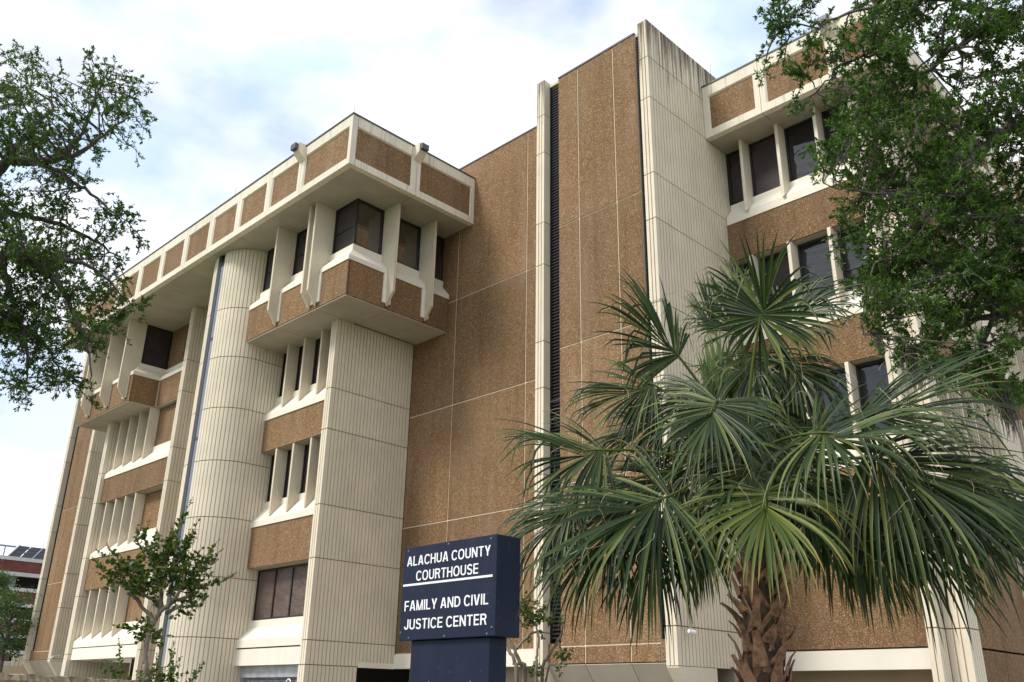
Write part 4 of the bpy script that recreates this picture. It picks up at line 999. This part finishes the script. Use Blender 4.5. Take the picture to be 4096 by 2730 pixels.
crape('thin upright red-tipped shoots at the foot of the smooth-trunked small tree', (350, 1600), 11.6,
      [mk([(470,1620,.03,0),(470,1600,.02,0),(480,1580,.012,0)], l2)], [(*l2(a, b), *l2(x, y), rs.uniform(-.25, .25), .5) for x, y, a, b in shr], [(*l2(x, y), 18, 5, 0) for x, y in ((520,1500),(560,1560),(660,1540),(480,1570))], .05)
def k2(x, y): return (1120+x*.1953, 1350+y*.1953)
crape('sparse crape myrtle with several bare stems behind the navy sign', (1205, 1580), 11.6,
      [mk(q, k2) for q in ([(345,1118,.026,0),(320,900,.024,0),(290,800,.021,0),(215,700,.02,.1)], [(440,1118,.03,.1),(385,900,.026,.1),(320,740,.022,.1),(240,590,.015,.1),(200,450,.012,.1)],
       [(570,1118,.018,-.1),(585,800,.016,-.1),(600,560,.014,-.1),(560,400,.008,-.1)], [(640,1118,.024,.15),(700,850,.02,.15),(800,680,.017,.15),(870,560,.016,.15),(885,420,.008,.15)],
       [(690,1100,.018,0),(830,930,.015,0),(890,800,.013,0),(830,640,.009,0)], [(345,730,.02,0),(490,560,.016,0),(640,510,.008,0)])],
      [(*k2(a, b), *k2(x, y), rs.uniform(-.2, .2), .3) for x, y, a, b in ((430,200,560,420),(400,320,560,450),(470,260,560,420),(600,260,590,460),(520,650,500,560),(880,870,860,700),(960,790,880,840),(830,750,870,830),(870,1050,860,900),(540,1050,590,900),(620,1030,580,950),(520,960,570,900),(760,280,700,480),(900,300,880,450),(660,620,620,500),(1020,720,900,790))],
      [(*k2(450, 330), 26, 16, 0), (*k2(560, 330), 22, 12, 0), (*k2(420, 230), 18, 9, 0), (*k2(560, 990), 16, 5, 0), (*k2(890, 860), 12, 4, 0), (*k2(500, 420), 20, 8, 0), (*k2(650, 300), 16, 6, 0)], .05)

# ------------------------------------------------------------------ car park and what stands before it, far left
GX = -95.0; S = B(GX)
PK = thing('parking_garage', 'red brick parking garage with white bands and dark decks in the distance', 'parking garage', (GX, 30, GZ))
zb_ = 12.2; pitch = 1.375; y0, y1 = 8.0, 36.0
for k in range(9):
    zt_ = zb_-k*pitch*1.012
    MB().fb(S, y0, y1, -.5, .06, zt_-.34, zt_).build('white_band', 'whiteband', PK)
    zn = zb_-(k+1)*pitch*1.012
    if k % 2 == 0: MB().fb(S, y0, y1, -.4, 0, zn+.002, zt_-.342).build('brick_band', 'brick', PK)
    else:
        for yy in range(int(y0), int(y1), 7): MB().fb(S, yy, yy+.6, -1.2, -.6, zn, zt_-.3).build('column', 'grey', PK)
MB().fb(S, y0+.1, y1, -3.2, -2.2, GZ, 11.45).build('inner_wall', 'dark', PK)
MB().fb(S, y0, y1, -13.8, -.42, 11.5, 11.7).build('roof_deck', 'grey', PK)
for ya, yb, zz in ((28.55, 33.0, 12.25), (23.2, 28.2, 11.0)):
    PV = thing('solar_canopy', 'tilted canopy of dark solar panels on the garage roof' if ya > 28 else 'lower dark solar canopy at the far edge of the garage roof', 'solar panels', (GX-2, ya, 11.7), 'solar canopies on the garage')
    def q(u, v): return Vector((GX-1.2-3.4*v*.55, ya+u+v*1.45*0+1.5*v, zz+1.48*v))
    for i in range(4):
        for j in range(3):
            u0 = (yb-ya)/4*i; u1 = u0+(yb-ya)/4-.12; v0 = j/3; v1 = v0+1/3-.03
            vs = [q(u0, v0), q(u1, v0), q(u1, v1), q(u0, v1)]
            MB().add(vs+[p-Vector((0, 0, .05)) for p in vs], [(0, 1, 2, 3), (4, 5, 6, 7), (0, 1, 5, 4), (1, 2, 6, 5), (2, 3, 7, 6), (3, 0, 4, 7)]).build('panel', 'panel', PV)
    fb_ = MB()
    for u in (0, (yb-ya)/2, yb-ya): fb_.tube([q(u, 0), q(u, 1)], [.07, .07], 5); fb_.tube([q(u, .5), Vector((q(u, .5).x, q(u, .5).y, 11.7))], [.09, .09], 6)
    for v in (.15, .5, .85): fb_.tube([q(0, v)-Vector((0, 0, .08)), q(yb-ya, v)-Vector((0, 0, .08))], [.06, .06], 5)
    fb_.build('frame', 'grey', PV)
LP_ = thing('light_pole', 'grey twin-arm light pole on the garage roof', 'light pole', (GX, 27.85, 11.7))
MB().tube([(GX, 27.85, 11.7), (GX, 27.85, 13.1)], [.06, .05], 8).build('pole', 'grey', LP_)
for a, b in ((26.9, 27.8), (27.9, 28.75)): MB().fb(S, a, b, -.2, .2, 13.06, 13.16).build('lamp', 'grey', LP_)
def far_tree(label, X, Y, d, rp, n, hfac=1.0):
    c = at(X, Y, d); s = d*1.02/(FOC*2353/1024); R_ = rp*s; T = thing('street_tree', label, 'tree', (c.x, c.y, GZ)); r = random.Random(n)
    b = MB(); b.tube([(c.x, c.y, GZ), (c.x+.1, c.y, (c.z+GZ)/2), (c.x, c.y, c.z+R_*.4)], [.17, .13, .05], 7)
    for k in range(9):
        a = k*2.4; b.tube([(c.x, c.y, c.z-R_*.9+k*.12*R_), (c.x+R_*.5*math.cos(a), c.y+R_*.5*math.sin(a), c.z-R_*.3+k*.12*R_)], [.07, .02], 5)
    b.build('trunk', 'bark', T, True); LP = []; LD = []
    for k in range(n):
        u = Vector((r.gauss(0, 1), r.gauss(0, 1), r.gauss(0, 1))).normalized()*R_*r.uniform(.25, 1.0)**.5; u.z *= hfac; q = c+u
        for j in range(30): LP.append((q.x+r.gauss(0, .24), q.y+r.gauss(0, .24), q.z+r.gauss(0, .2))); LD.append((r.gauss(0, 1), r.gauss(0, 1), r.gauss(-.2, .6)))
    leaves('foliage', LP, LD, .17, .09, 'fartree', T)
far_tree('young green street tree before the red brick garage', 22, 1432, 58, 50, 120, 1.35)
far_tree('small olive-green tree at the left edge under the garage decks', -8, 1345, 66, 26, 60, 1.0)
AN = thing('annex', 'low tan annex with ribbed cream parapet left of the courthouse', 'building', (-62, 16, GZ))
XA = -62.0
def zy(hx, hy):   # spot of the far-left crop on the annex face
    d = ray(hx*.4019*.5745, (2100+hy*.4019)*.5745); t = XA/d.x; return d.y*t, d.z*t
ya, za = zy(0, 1398); yb, zb2 = zy(330, 1405); yc, zc = zy(108, 1395); yd, zd = zy(115, 1292)
MB().fb(B(XA), ya-12, yb+3, -1, 0, GZ, za-.02).build('wall', 'tan', AN)
k = 0; y = yc
while y < yb+2.5: MB().fb(B(XA), y, y+.20, -.6, -.05, za-.018, zd).build('rib_panel', 'cream', AN); y += .235
MB().fb(B(XA), yc, yb+2.5, -.6, -.09, za-.018, zd-.01).build('parapet', 'tan', AN)
wn = MB(); wn.fb(B(XA), ya-12, yc-.01, -.6, -.1, za-.018, za+.12); wn.fb(B(XA), ya-12, yc-.01, -.6, -.1, zd-.5, zd-.38)
wf = wn.build('window', 'whiteband', AN); y = ya-3
while y < yc-1: MB().fb(B(XA), y+.06, y+.98, -.5, -.3, za+.121, zd-.501).build('pane', 'bluewin', wf); y += 1.04
